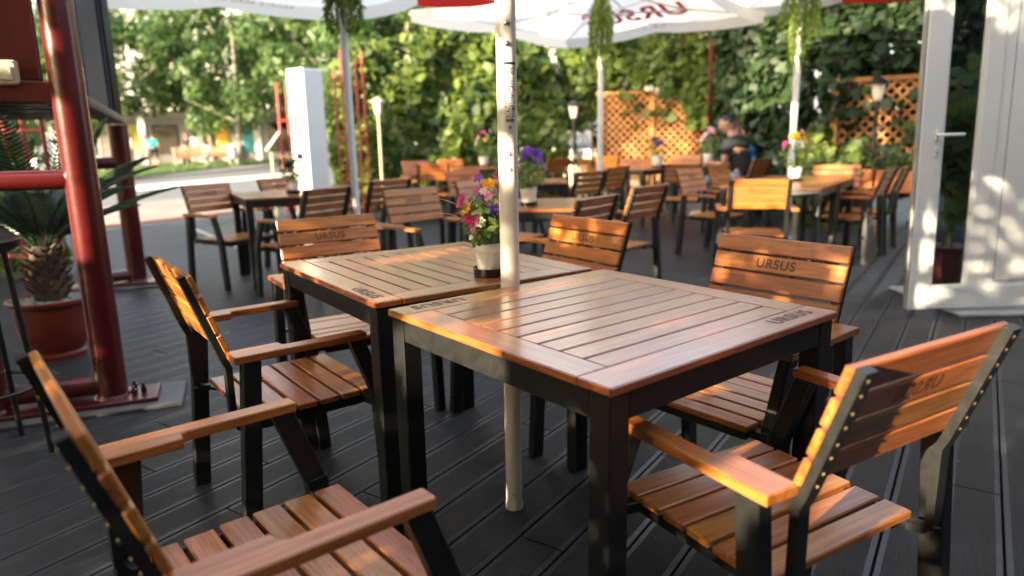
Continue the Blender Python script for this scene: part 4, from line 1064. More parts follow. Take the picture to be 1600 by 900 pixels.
# ---------------------------------------------------------------- vines, hedge, lattice
def vine_wall(name, label, cat, path, hfun, thick, n, size, mat, zmin=0.05, dens=None, seed=0, group=None, stems=10, zfun=None):
    """leaves spread through the thickness of a wall-like mass following a path"""
    r2 = np.random.default_rng(seed)
    path = np.array(path, float); seg = np.linalg.norm(np.diff(path[:, :2], axis=0), axis=1); cum = np.concatenate(([0], np.cumsum(seg)))
    u = r2.uniform(0, cum[-1], n); x = np.interp(u, cum, path[:, 0]); y = np.interp(u, cum, path[:, 1])
    i = np.clip(np.searchsorted(cum, u) - 1, 0, len(seg) - 1); d = np.diff(path[:, :2], axis=0)[i]; d /= np.linalg.norm(d, axis=1, keepdims=True)
    nx, ny = d[:, 1], -d[:, 0]                        # towards the terrace
    hv = hfun(u / cum[-1]); zl = zmin if zfun is None else zfun(u / cum[-1])
    q = r2.uniform(0, 1, n); z = zl + (hv - zl) * q
    lump = fbm(np.stack([x, y, z], 1), 2.6, seed) * .9 + fbm(np.stack([x, y, z], 1), 7, seed + 1) * .5
    side = np.sign(r2.uniform(-1, 1, n) + .55)
    off = side * thick * (.5 + .45 * lump) * np.sqrt(np.clip(1 - (q * .96) ** 6, .05, 1)) + r2.normal(0, .05, n)
    z = z + np.clip(q - .7, 0, 1) * lump * .9
    P = np.stack([x + nx * off, y + ny * off, z], 1)
    keep = np.ones(n, bool) if dens is None else r2.uniform(0, 1, n) < dens(u / cum[-1], z)
    P = P[keep]; N = np.stack([nx * side, ny * side, .5 + 1.2 * np.clip(q - .6, 0, 1)], 1)[keep] + r2.normal(size=(keep.sum(), 3)) * .75
    t = thing(name, label, cat, (float(path[0, 0]), float(path[0, 1]), 0), 0, group)
    P = P - np.array([path[0, 0], path[0, 1], 0])
    obj('foliage', leaf_mesh('foliage', P, N, r2.uniform(.5, 1.3, len(P)) * size, mat, 'heart'), t, kind='stuff')
    m = MB(); rr = random.Random(seed)
    for k in range(stems):
        uu = cum[-1] * (k + .5) / stems; bx = np.interp(uu, cum, path[:, 0]) - path[0, 0]; by = np.interp(uu, cum, path[:, 1]) - path[0, 1]; hh = float(hfun(np.array([uu / cum[-1]]))[0]) * .85
        pts = [(bx + rr.uniform(-.12, .12), by + rr.uniform(-.05, .05), -.12 + (hh + .12) * j / 5) for j in range(6)]
        m.tube(pts, [.028, .024, .02, .016, .012, .006], 6)
    obj('stem', m.mesh('stem', M_BARK, 60), t, kind='stuff')
    return t
vine_wall('vine_hedge', 'tall vine hedge between the street column and the lattice, sun on its upper left', 'hedge',
   [(-3.05, 12.2), (-1.2, 12.75), (.9, 13.1)], lambda q: np.interp(q, [0, .1, .3, .55, .75, .9, 1], [2.35, 2.7, 2.95, 3.45, 3.0, 2.8, 2.5]), .68, 5600, .18, M_IVY, seed=21, stems=12)
vine_wall('climbing_vine', 'green vine hanging over the top of the left lattice', 'vine',
   [(1.0, 13.4), (1.9, 13.0), (4.2, 12.35)], lambda q: np.interp(q, [0, .3, 1], [3.3, 3.5, 3.7]), .38, 4200, .17, M_IVY, seed=31, stems=5, zmin=1.3,
   dens=lambda u, z: np.where(z > np.interp(u, [0, .22, .30, .62, .68, .82, .88, 1], [.9, 1.9, 2.15, 2.05, 1.2, 1.0, 1.95, 1.6]) + .15 * np.sin(u * 40), .95, np.where(u < .2, .30, .07)))
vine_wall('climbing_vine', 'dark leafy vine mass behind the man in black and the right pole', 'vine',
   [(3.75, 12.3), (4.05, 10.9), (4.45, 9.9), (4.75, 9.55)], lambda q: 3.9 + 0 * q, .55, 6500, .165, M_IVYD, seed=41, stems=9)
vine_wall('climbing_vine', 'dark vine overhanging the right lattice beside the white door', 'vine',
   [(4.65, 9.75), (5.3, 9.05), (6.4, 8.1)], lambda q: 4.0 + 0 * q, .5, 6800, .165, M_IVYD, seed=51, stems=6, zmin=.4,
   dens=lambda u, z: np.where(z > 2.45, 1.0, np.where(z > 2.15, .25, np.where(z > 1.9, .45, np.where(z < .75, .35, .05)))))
vine_wall('shrub', 'dark bushes growing behind the left lattice', 'shrub', [(1.7, 13.75), (4.6, 12.95)], lambda q: 2.0 + .15 * np.sin(q * 12), .3, 2200, .14, M_IVYD, seed=33, stems=6, zmin=.5)
def vine_roof():
    t = thing('vine_roof', 'dark roof of vines over the pergola corner at the upper right', 'vine', (5.2, 10.0, 3.5))
    n = 7000; P = rng.uniform((-2.0, -2.2, -.22), (3.0, 2.6, .25), (n, 3)); k = (P[:, 0] * .75 + P[:, 1] * .66) > -1.5
    P = P[k]; P[:, 2] += .12 * np.sin(P[:, 0] * 4) * np.cos(P[:, 1] * 3)
    N = rng.normal(size=(len(P), 3)) * .7 + (0, 0, 1)
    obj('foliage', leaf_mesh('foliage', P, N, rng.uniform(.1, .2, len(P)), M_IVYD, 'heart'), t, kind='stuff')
    for q in range(5): obj('beam', MB().bar((-1.6 + q * 1.0, -2.0, -.28), (-1.6 + q * 1.0, 2.4, -.28), .06, .10).mesh('beam', M_RED), t)
vine_roof()
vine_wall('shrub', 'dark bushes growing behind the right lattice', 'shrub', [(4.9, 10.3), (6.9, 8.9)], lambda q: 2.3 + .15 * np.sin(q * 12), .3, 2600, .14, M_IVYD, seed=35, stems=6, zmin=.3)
vine_wall('shrub', 'low leafy shrub under the right white pole beside the man in black', 'shrub', [(3.75, 9.0), (4.3, 8.6)], lambda q: 1.05 + .25 * np.sin(q * 7), .4, 900, .13, M_IVY, seed=61, stems=3)
vine_wall('hedge', 'leafy hedge behind the red fence under the stand at the left edge', 'hedge', [(-8.2, 7.9), (-5.5, 6.9), (-4.0, 6.3)], lambda q: 1.75 + .2 * np.sin(q * 9), .35, 3000, .13, M_IVY, seed=71, stems=5)
def lattice(label, a, b, z0, z1, posts, seed):
    a = Vector(a); b = Vector(b); L = (b - a).length; d = (b - a).normalized(); t = thing('lattice_fence', label, 'fence', tuple(a), math.atan2(d.y, d.x), 'orange wooden lattice fences')
    m = MB(); s = .135; H = z1 - z0
    for sgn, yo in ((1, -.006), (-1, .006)):
        k = -H
        while k < L + H:
            x0, x1 = k, k + sgn * H; za, zb = z0, z1
            lo, hi = 0.0, L; q0, q1 = 0.0, 1.0
            dx = x1 - x0
            t0 = (lo - x0) / dx; t1 = (hi - x0) / dx
            q0 = max(0, min(t0, t1)); q1 = min(1, max(t0, t1))
            if q1 - q0 > .03: m.bar((x0 + dx * q0, yo, za + H * q0), (x0 + dx * q1, yo, za + H * q1), .010, .030, (0, 1, 0) if False else (0, 0, 1), .001)
            k += s
    obj('lattice_panel', m.mesh('lattice_panel', M_LATT), t, kind='stuff')
    obj('cap_rail', MB().bbox((L / 2, 0, z1 + .03), (L + .1, .08, .06), .005).mesh('cap_rail', M_LATT), t)
    obj('bottom_rail', MB().bbox((L / 2, 0, z0 - .03), (L + .1, .06, .06), .005).mesh('bottom_rail', M_LATT), t)
    for q in posts: obj('post', MB().bbox((q * L, 0.0, (z1 - .1) / 2), (.10, .10, z1 + .04), .006).mesh('post', M_LATT), t)
    return t
lattice('long wooden lattice fence behind the far tables, left of the man in black', (1.62, 12.95, 0), (4.15, 12.25, 0), .45, 1.88, (.02, .36, .93), 1)
lattice('wooden lattice fence at the right beside the white door', (4.28, 9.62, 0), (5.75, 8.42, 0), .45, 1.80, (.05, .62), 2)
for i, (x, y, lab) in enumerate(((4.15, 8.55, 'long terracotta planter before the right lattice, nearer the pole'), (4.55, 8.15, 'terracotta planter before the right lattice, nearer the door'))):
    t = thing('planter', lab, 'planter', (x, y, 0), R(-39), 'terracotta planters')
    obj('box', MB().bbox((0, 0, .6), (.52, .24, .26), .01).mesh('box', M_TERRA), t)
    for s in (-1, 1): obj('leg', MB().bbox((s * .2, 0, .235), (.05, .2, .47), .004).mesh('leg', M_LATT), t)
    obj('soil', MB().bbox((0, 0, .7315), (.47, .19, .006), .001).mesh('soil', M_SOIL), t)
    n = 60; P = rng.normal(size=(n, 3)) * (.17, .08, .07) + (0, 0, .82)
    obj('foliage', leaf_mesh('foliage', P, rng.normal(size=(n, 3)) + (0, -.5, .8), rng.uniform(.05, .1, n), M_IVY, 'heart'), t, kind='stuff')
pg = thing('pergola', 'red steel pergola frame half buried in vines above the lattice', 'pergola', (3.45, 12.3, 0))
obj('post', MB().bbox((0, 0, 1.65), (.10, .10, 3.3), .004).mesh('post', M_RED), pg)
obj('beam', MB().bar((-2.4, .7, 3.32), (1.2, -.35, 3.32), .08, .08).mesh('beam', M_RED), pg)
bw = thing('boundary_wall', 'cream garden wall catching the sun behind the lattice', 'wall', (1.0, 17.5, -.1), R(-12))
obj('wall_panel', MB().bbox((4.0, 0, .45), (10.5, .2, .9), .01).mesh('wall_panel', M_CREAM), bw)
obj('coping', MB().bbox((4.0, 0, .93), (10.6, .28, .06), .01).mesh('coping', M_CONC), bw)
lv2 = thing('louvre_screen', 'slatted screen behind the right lattice, seen in a sunny gap of the vines', 'screen', (5.3, 10.9, 0), R(-38))
for k in range(8): obj('slat', MB().bbox((.7, 0, 1.95 + k * .10), (1.9, .02, .07), .003, Matrix.Rotation(R(18), 3, 'X')).mesh('slat', M_CREAM), lv2)
for q in (0, 1): obj('post', MB().bbox((q * 1.7 - .15, .04, 1.35), (.06, .05, 2.8), .003).mesh('post', M_LATT), lv2)
lv = thing('louvre_screen', 'slatted pale timber screen glowing in the sun behind the middle pole', 'screen', (1.75, 14.6, 0), R(-15))
for k in range(9): obj('slat', MB().bbox((.5, 0, 1.75 + k * .11), (1.15, .02, .075), .003, Matrix.Rotation(R(18), 3, 'X')).mesh('slat', M_CREAM), lv)
for s in (0, 1): obj('post', MB().bbox((s * 1.1 - .05, .04, 1.4), (.06, .05, 2.9), .003).mesh('post', M_LATT), lv)

# ---------------------------------------------------------------- trees
def tree(x, y, label, h, cr, seed, mat=M_TREE, trunk_h=2.4, n=5200, size=.30, tr=.16, bark=M_BARKL, cz=None, group='street trees across the road'):
    r2 = np.random.default_rng(seed); rr = random.Random(seed)
    t = thing('street_tree', label, 'tree', (x, y, -.1), 0, group)
    m = MB(); lean = rr.uniform(-.15, .15)
    m.tube([(0, 0, 0), (lean * .3, 0, trunk_h * .5), (lean, 0, trunk_h), (lean * 1.5, .1, h * .6), (lean * 1.6, 0, h * .85)], [tr * 1.25, tr, tr * .85, tr * .5, tr * .15], 10)
    tips = []
    for k in range(9):
        a = k * 2.4 + rr.uniform(-.3, .3); z0 = trunk_h * rr.uniform(.9, 1.5); L = cr * rr.uniform(.55, .9); e = rr.uniform(.35, .9)
        p = Vector((lean, 0, min(z0, h * .7))); q = p + Vector((math.cos(a) * L * .5, math.sin(a) * L * .5, L * e * .5)); w = p + Vector((math.cos(a) * L, math.sin(a) * L, L * e))
        m.tube([p, q, w], [tr * .42, tr * .25, tr * .07], 6); tips.append(w)
    obj('trunk', m.mesh('trunk', bark, 60), t)
    zc = (trunk_h * .8 + h) / 2 if cz is None else cz; hz = (h - trunk_h * .75) / 2
    nc = 46; cc = r2.normal(size=(nc, 3)); cc /= np.linalg.norm(cc, axis=1, keepdims=True); cc *= (r2.uniform(.25, 1, (nc, 1)) ** .5); cc = cc * (cr, cr, hz) + (0, 0, zc)
    cs = r2.uniform(.45, 1.0, nc) * cr * .34
    i = r2.integers(0, nc, n); D = r2.normal(size=(n, 3)); D /= np.linalg.norm(D, axis=1, keepdims=True)
    P = cc[i] + D * (cs[i][:, None]) * (r2.uniform(.35, 1, (n, 1)) ** .5) * (1, 1, .8)
    N = D + (0, 0, .7) + r2.normal(size=(n, 3)) * .5
    obj('crown', leaf_mesh('crown', P, N, r2.uniform(.6, 1.3, n) * size, mat, 'plain'), t, kind='stuff')
    return t
trees = [(-26.5, 42, 'broad street tree at the far left, behind the red stand', 9.5, 4.4, M_TREE), (-22.0, 40.0, 'street tree over the striped figure, lit yellow-green low down', 9.0, 3.9, M_TREE), (-18.2, 44, 'tall street tree over the benches', 11.0, 4.4, M_TREE),
         (-14.95, 39.2, 'street tree whose pale trunk stands beside the grey bin', 9.5, 4.0, M_TREE), (-11.5, 42, 'street tree left of the white column, behind the menu board', 10.5, 4.3, M_TREE), (-8.0, 36, 'street tree behind the white column', 9.5, 3.8, M_TREE),
         (-4.6, 33, 'street tree above the left end of the vine hedge', 9.5, 3.9, M_TREE), (-30, 52, 'rear street tree at the far left, deep in shade', 13, 5.2, M_TREE), (-21, 54, 'rear street tree closing the gap above the benches', 14, 5.4, M_TREE), (-12.5, 54, 'rear street tree closing the gap by the column', 13.5, 5.3, M_TREE), (-4, 48, 'rear street tree behind the vine hedge', 13, 5.3, M_TREE)]
for i, (x, y, lab, h, cr, mt) in enumerate(trees): tree(x, y, lab, h, cr, 100 + i, mt, n=6500, size=.34)
tree(-17.5, 30.5, 'small yellow-green sapling on the verge catching the sun', 4.9, 1.25, 130, M_TREEY, trunk_h=2.0, n=1500, size=.2, tr=.06)
tree(1.5, 22, 'leafy tree behind the vine hedge right of the cream pole', 7.5, 3.2, 140, M_TREE, n=5000, size=.26, group='trees behind the terrace')
tree(6.0, 19.5, 'leafy tree behind the left lattice', 7.0, 3.2, 141, M_TREE, n=5000, size=.26, group='trees behind the terrace')
tree(11.0, 17, 'leafy tree behind the dark vines at the right', 8.0, 3.6, 142, M_TREE, n=5000, size=.26, group='trees behind the terrace')

# ---------------------------------------------------------------- across the street
kb = thing('kiosk_building', 'grey ground-floor kiosks with pillars, yellow and teal panels behind the trees', 'building', (-20.0, 44.5, -.08), R(-4))
obj('wall', MB().bbox((1.5, 2.2, 1.5), (24, .3, 3.0), .02).mesh('wall', M_CONC), kb)
obj('roof', MB().bbox((1.5, .6, 3.05), (25, 4.0, .28), .03).mesh('roof', M_CONC), kb)
for i in range(7): obj('pillar', MB().bbox((-9.5 + i * 3.6, -.9, 1.45), (.42, .42, 2.9), .02).mesh('pillar', plain("grey_pillar", (.42, .44, .47), .7)), kb)
for x, w, c, nm in ((-4.7, 1.7, (.60, .58, .12), 'yellow_panel'), (.75, 1.9, (.70, .42, .03), 'yellow_panel'), (3.0, .7, (.04, .32, .42), 'teal_panel'), (2.2, .8, (.45, .55, .62), 'pale_panel')):
    obj(nm, MB().bbox((x, 1.95, 1.55), (w, .12, 1.9), .02).mesh(nm, plain(nm, c, .6)), kb)
for x in (-2.6, 5.2, -8.2): 
    f = obj('window', MB().bbox((x, 2.0, 1.5), (1.7, .1, 1.9), .02).mesh('window', M_BLACK), kb)
    obj('pane', MB().bbox((x, 1.94, 1.5), (1.5, .03, 1.7), .005).mesh('pane', M_DISH), f)
obj('counter', MB().bbox((1.0, 1.6, .55), (2.6, .5, 1.1), .02).mesh('counter', plain("pale_green_counter", (.42, .50, .40), .6)), kb)
ab = thing('apartment_building', 'pale grey apartment block glimpsed between the tree crowns', 'building', (-24, 72, 0), R(-6))
obj('wall', MB().bbox((4, 4, 11), (52, 8, 22), .05).mesh('wall', M_CONC), ab)
for fl in range(6):
    for k in range(14):
        w = obj('window', MB().bbox((-19 + k * 3.5, -.06, 5 + fl * 3.1), (1.7, .12, 1.5), .02).mesh('window', M_WHITEWALL) if (fl, k) == (0, 0) else bpy.data.meshes['window_far'], ab)
        if (fl, k) == (0, 0):
            w.data.name = 'window_far'
            for v in w.data.vertices: v.co -= Vector((-19, -.06, 5))
            w.location = (-19, -.06, 5)
        else: w.location = (-19 + k * 3.5, -.06, 5 + fl * 3.1)
        pn = obj('pane', bpy.data.meshes.get('pane_far') or MB().bbox((0, -.065, 0), (1.5, .02, 1.3), .004).mesh('pane_far', M_DISH), w)
def park_bench(x, y, rz, label, L=1.7):
    t = thing('park_bench', label, 'bench', (x, y, -.05), rz, 'wooden benches across the street')
    for k in range(4): obj('seat_slat', MB().bbox((0, -.18 + k * .12, .45), (L, .10, .035), .004).mesh('seat_slat', M_BENCH), t)
    for k in range(4): obj('back_slat', MB().bbox((0, -.30 - k * .03, .55 + k * .13), (L, .03, .115), .004, Matrix.Rotation(R(14), 3, 'X')).mesh('back_slat', M_BENCH), t)
    for s in (-1, 1):
        obj('leg', MB().bar((s * (L / 2 - .12), .2, 0), (s * (L / 2 - .12), .18, .43), .06, .06, (0, 1, 0)).mesh('leg', M_CONC), t)
        obj('leg', MB().bar((s * (L / 2 - .12), -.22, 0), (s * (L / 2 - .12), -.42, .98), .06, .06, (0, 1, 0)).mesh('leg', M_CONC), t)
    return t
park_bench(-16.85, 37.6, R(8), 'nearer wooden bench across the street, a figure in white sitting on it')
park_bench(-15.75, 38.6, R(-10), 'right-hand wooden bench across the street beside the grey bin', 1.9)
park_bench(-22.6, 37.3, R(0), 'wooden bench across the street at the left, next to the striped figure')
bn = thing('litter_bin', 'grey litter bin on two legs beside the pale tree trunk', 'bin', (-14.85, 38.1, -.02))
obj('bin_body', MB().lathe([(.19, .38), (.22, .40), (.24, .98), (.22, 1.0), (.20, .95)], 14).mesh('bin_body', plain("grey_blue_bin", (.34, .40, .44), .5), 40), bn)
for s in (-1, 1): obj('leg', MB().tube([(s * .2, 0, 0), (s * .2, 0, .8)], .03, 8).mesh('leg', M_STEEL, 50), bn)
lp = thing('globe_lamp', 'white globe lamp on a thin post behind the benches', 'lamp', (-16.6, 39.5, -.05))
obj('post', MB().tube([(0, 0, 0), (0, 0, 2.0)], .035, 8).mesh('post', M_CONC, 50), lp)
obj('globe', MB().lathe([(.02, 1.98), (.13, 2.03), (.19, 2.16), (.13, 2.3), (.02, 2.35)], 14).mesh('globe', M_WHITEWALL, 60), lp)

# ---------------------------------------------------------------- people
def skin_mesh(name, V, E, rad, mat, root=0, sub=2):
    me = bpy.data.meshes.new(name + '_cage'); me.from_pydata([tuple(v) for v in V], E, []); me.update()
    o = bpy.data.objects.new(name + '_cage', me); col.objects.link(o)
    md = o.modifiers.new('skin', 'SKIN'); md.use_smooth_shade = True
    sb = o.modifiers.new('sub', 'SUBSURF'); sb.levels = sub; sb.render_levels = sub
    for i, s in enumerate(me.skin_vertices[0].data):
        r = rad[i]; s.radius = r if isinstance(r, tuple) else (r, r); s.use_root = (i == root)
    bpy.context.view_layer.update()
    out = bpy.data.meshes.new_from_object(o.evaluated_get(bpy.context.evaluated_depsgraph_get()))
    bpy.data.objects.remove(o); out.name = name; out.materials.clear(); out.materials.append(mat)
    out.polygons.foreach_set("use_smooth", [True] * len(out.polygons))
    return out
def head_shape(center, fwd, upv, s=1.0):
    """a head with brow, nose, mouth, chin and ears"""
    bm = bmesh.new(); bmesh.ops.create_uvsphere(bm, u_segments=28, v_segments=20, radius=1)
    f = Vector(fwd).normalized(); u = Vector(upv).normalized(); r = f.cross(u).normalized(); u = r.cross(f); c = Vector(center)
    for v in bm.verts:
        x, y, z = v.co                                  # y forward, z up, x right
        w = .074; d = .096; h = .118
        if z < 0: w *= 1 - .30 * (-z) ** 1.5; d *= 1 - .12 * (-z)
        X, Y, Z_ = x * w, y * d, z * h
        if y > .55 and abs(x) < .34:                    # nose, brow, eyes, lips, chin
            g = 1 - abs(x) / .34
            Y += .022 * g ** 2 * math.exp(-((z + .12) / .17) ** 2); Y += .006 * g * math.exp(-((z + .50) / .08) ** 2); Y += .010 * g * math.exp(-((z + .78) / .12) ** 2)
        if y > .4: Y -= .010 * math.exp(-((abs(x) - .40) / .14) ** 2 - ((z - .06) / .10) ** 2); Y += .006 * math.exp(-((z - .24) / .08) ** 2)
        if abs(x) > .9 and abs(z) < .3 and -.35 < y < .15: X += .017 * (1 if x > 0 else -1) * (1 - abs(z) / .3)
        v.co = c + (r * X + f * Y + u * Z_) * s
    me = bpy.data.meshes.new('head'); bm.to_mesh(me); bm.free(); return me
def join_meshes(name, ms, mat):
    bm = bmesh.new()
    for m in ms: bm.from_mesh(m)
    me = bpy.data.meshes.new(name); bm.to_mesh(me); bm.free(); me.materials.append(mat)
    me.polygons.foreach_set("use_smooth", [True] * len(me.polygons)); return me
def person(label, loc, rz, J, shirt, trousers, shoes=None, hair=M_HAIR, group=None, sleeve=.6, scale=1.0, extras=None, legs_bare=0.0):
    """J: joints in metres, person faces +Y.  keys: pel, chest, neck, head, look, and for L/R: sh el wr hand hip kn an toe"""
    t = thing('person', label, 'person', loc, rz, group); t.scale = (scale,) * 3
    V = []; E = []; rad = []
    def add(p, r, par=None):
        V.append(Vector(p)); rad.append(r); i = len(V) - 1
        if par is not None: E.append((par, i))
        return i
    pel = add(J['pel'], (.135, .10)); ch = add(Vector(J['pel']).lerp(Vector(J['chest']), .55), (.125, .095), pel); cst = add(J['chest'], (.15, .105), ch); nk = add(J['neck'], .056, cst); hd = add(Vector(J['neck']).lerp(Vector(J['head']), .6), .058, nk)
    ids = {}
    for s in 'LR':
        sh = add(J['sh' + s], .058, cst); el = add(J['el' + s], .043, sh); wr = add(J['wr' + s], .028, el)
        hp = add(J['hip' + s], .088, pel); kn = add(J['kn' + s], .056, hp); cf = add(Vector(J['kn' + s]).lerp(Vector(J['an' + s]), .35), .053, kn); an = add(J['an' + s], .036, cf); to = add(J['toe' + s], .034, an)
        W = Vector(J['wr' + s]); H = Vector(J['hand' + s]); d = (H - W).normalized(); q = d.orthogonal().normalized(); q2 = d.cross(q)
        pm = add(W + d * .055, (.036, .016), wr)
        for k, (o, L) in enumerate(((-.028, .066), (-.010, .076), (.010, .070), (.027, .055))):
            b = add(W + d * .095 + q * o, .0095, pm); m_ = add(W + d * (.095 + L * .5) + q * o + q2 * .012, .0085, b); add(W + d * (.095 + L * .85) + q * o + q2 * .032, .007, m_)
        tb = add(W + d * .055 - q * .04, .0105, pm); add(W + d * .095 - q * .055 + q2 * .012, .009, tb)
    body = skin_mesh('body', V, E, rad, M_SKIN, 0, 2)
    look = Vector(J['look']); hup = Vector(J['head']) - Vector(J['neck'])
    hm = head_shape(Vector(J['head']), look, hup)
    obj('body', join_meshes('body', [body, hm], M_SKIN), t)
    # hair cap
    bm = bmesh.new(); bmesh.ops.create_uvsphere(bm, u_segments=24, v_segments=16, radius=1)
    f = look.normalized(); r = f.cross(hup).normalized(); u = r.cross(f)
    dele = []
    for v in bm.verts:
        x, y, z = v.co
        if z < -.35 + .75 * max(0, y + .25) or (y > .45 and z < .62): dele.append(v)
        k = 1 + .02 * math.sin(x * 19) * math.sin(z * 23)
        v.co = Vector(J['head']) + (r * x * .081 + f * (y * .103 - .004) + u * (z * .125 + .004)) * k
    bmesh.ops.delete(bm, geom=dele, context='VERTS')
    hme = bpy.data.meshes.new('hair'); bm.to_mesh(hme); bm.free(); hme.materials.append(hair); hme.polygons.foreach_set("use_smooth", [True] * len(hme.polygons))
    obj('hair', hme, t)
    # shirt
    V = []; E = []; rad = []
    a = add(Vector(J['pel']) + Vector((0, 0, -.02)), (.165, .130)); b = add(Vector(J['pel']).lerp(Vector(J['chest']), .55), (.165, .130), a); c = add(J['chest'], (.188, .142), b); d = add(Vector(J['chest']).lerp(Vector(J['neck']), .55), (.125, .10), c); add(Vector(J['chest']).lerp(Vector(J['neck']), .92), (.074, .074), d)
    for s in 'LR':
        e = add(J['sh' + s], .080, d); add(Vector(J['sh' + s]).lerp(Vector(J['el' + s]), sleeve), .062, e)
    obj('shirt', skin_mesh('shirt', V, E, rad, shirt, 0, 2), t)
    V = []; E = []; rad = []
    a = add(Vector(J['pel']) + Vector((0, 0, -.01)), (.148, .118))
    for s in 'LR':
        e = add(J['hip' + s], .100, a); k = add(J['kn' + s], .070, e)
        if not legs_bare: add(Vector(J['kn' + s]).lerp(Vector(J['an' + s]), .85), .056, k)
    obj('trousers', skin_mesh('trousers', V, E, rad, trousers, 0, 2), t)
    for s in 'LR':
        m = MB(); A = Vector(J['an' + s]); T = Vector(J['toe' + s]); dd = (T - A); dd.z = 0; dd.normalize(); base = Vector((A.x, A.y, max(0.0, T.z - .045)))
        obj('shoe', MB().tube([base + Z * .04 - dd * .07, base + Z * .05 + dd * .04, base + Z * .035 + dd * .15, base + Z * .03 + dd * .19], [.036, .046, .042, .022], 10).mesh('shoe', shoes or M_BLACK, 60), t)
    return t
def sit_pose(z=.42, lean=.12, look=(0, 1, -.15), arms='table'):
    J = dict(pel=(0, -.05, z + .11), chest=(0, -.05 + lean * .7, z + .44), neck=(0, lean * 1.0, z + .61), head=(0, lean * 1.35 + .03, z + .76), look=look)
    for s, k in (('L', -1), ('R', 1)):
        J.update({'sh' + s: (k * .185, lean * .8 - .03, z + .52), 'hip' + s: (k * .095, .02, z + .08), 'kn' + s: (k * .13, .42, z + .09), 'an' + s: (k * .13, .46, .09), 'toe' + s: (k * .14, .62, .045)})
        if arms == 'table': J.update({'el' + s: (k * .24, .12, z + .27), 'wr' + s: (k * .17, .35, z + .29), 'hand' + s: (k * .12, .45, z + .29)})
    return J
def stand_pose(look=(0, 1, 0)):
    J = dict(pel=(0, 0, .98), chest=(0, .02, 1.30), neck=(0, .01, 1.49), head=(0, .04, 1.645), look=look)
    for s, k in (('L', -1), ('R', 1)):
        J.update({'sh' + s: (k * .185, 0, 1.40), 'el' + s: (k * .25, -.03, 1.12), 'wr' + s: (k * .24, .06, .88), 'hand' + s: (k * .24, .08, .78), 'hip' + s: (k * .095, 0, .92), 'kn' + s: (k * .11, .03, .50), 'an' + s: (k * .12, -.02, .09), 'toe' + s: (k * .14, .13, .045)})
    return J
J = sit_pose(lean=.16, look=(-.55, .8, -.38))
J.update(shR=(.20, .10, .95), elR=(.33, .16, .82), wrR=(.19, .19, 1.10), handR=(.10, .15, 1.20))      # right hand up to the side of the head
person('person in a black shirt bent over a table, one hand at his head', (3.20, 9.72, 0), R(40), J, cloth('black', (.012, .013, .016)), cloth('pale_denim', (.20, .28, .42)), cloth('white_shoe', (.6, .6, .6)), scale=1.1)
J = sit_pose(lean=.05, look=(-.6, 1, -.1))
person('person in bright blue mostly hidden behind the man in black', (3.55, 10.6, 0), R(60), J, cloth('blue', (.04, .22, .60)), cloth('dark_denim', (.05, .06, .09)))
J = stand_pose(look=(.1, 1, 0))
person('person in a turquoise top and black shorts walking across the street, back to us', (-18.55, 37.1, -.08), R(10), J, cloth('turquoise', (.02, .50, .46)), cloth('black_shorts', (.015, .015, .018)), legs_bare=1, sleeve=.5)
J = stand_pose(look=(-.4, 1, -.1)); J.update(elL=(-.28, .10, 1.10), wrL=(-.20, .30, 1.05), handL=(-.16, .38, 1.05))
person('person in a striped top leaning on a dark bicycle across the street', (-19.2, 36.1, -.08), R(-40), J, cloth('grey_stripe', (.30, .27, .30)), cloth('maroon_shorts', (.06, .03, .04)))
J = sit_pose(lean=.1)
person('person in a white top on the nearer bench across the street', (-17.3, 37.75, -.05), R(8), J, cloth('white', (.62, .62, .66)), cloth('dark_trousers', (.03, .035, .045)))
J = sit_pose(lean=.0, look=(-.7, 1, 0))
J.update(elL=(-.26, .1, .85), wrL=(-.12, .16, 1.08), handL=(-.08, .14, 1.18))
person('person in a pale top leaning back on the bench end, knees up', (-16.35, 38.4, -.05), R(-40), J, cloth('pale_blue', (.55, .58, .68)), cloth('pale_trousers', (.55, .54, .53)))
J = stand_pose()
person('person in a black top standing behind the seated white figure', (-17.9, 39.6, -.08), R(150), J, cloth('black_top', (.015, .015, .017)), cloth('grey_trousers', (.10, .11, .12)))
bk = thing('bicycle', 'dark bicycle beside the striped figure across the street', 'bicycle', (-18.65, 36.2, -.08), R(-50))
for x in (-.5, .5):
    w = obj('wheel', MB().tube([(x + .33 * math.cos(k * R(15)), 0, .34 + .33 * math.sin(k * R(15))) for k in range(25)], .022, 6, False).mesh('wheel', M_BLACK, 60), bk)
obj('frame', MB().tube([(-.5, 0, .34), (-.05, 0, .34), (-.15, 0, .82), (-.5, 0, .34)], .02, 6).tube([(-.05, 0, .34), (.36, 0, .80), (-.14, 0, .78)], .02, 6).tube([(.5, 0, .34), (.36, 0, .92)], .02, 6).mesh('frame', M_BLACK, 60), bk)
obj('saddle', MB().bbox((-.17, 0, .87), (.24, .13, .06), .02).mesh('saddle', M_BLACK), bk)
obj('handlebar', MB().tube([(.30, -.28, .98), (.36, -.1, .95), (.36, .1, .95), (.30, .28, .98)], .016, 6).mesh('handlebar', M_BLACK, 60), bk)

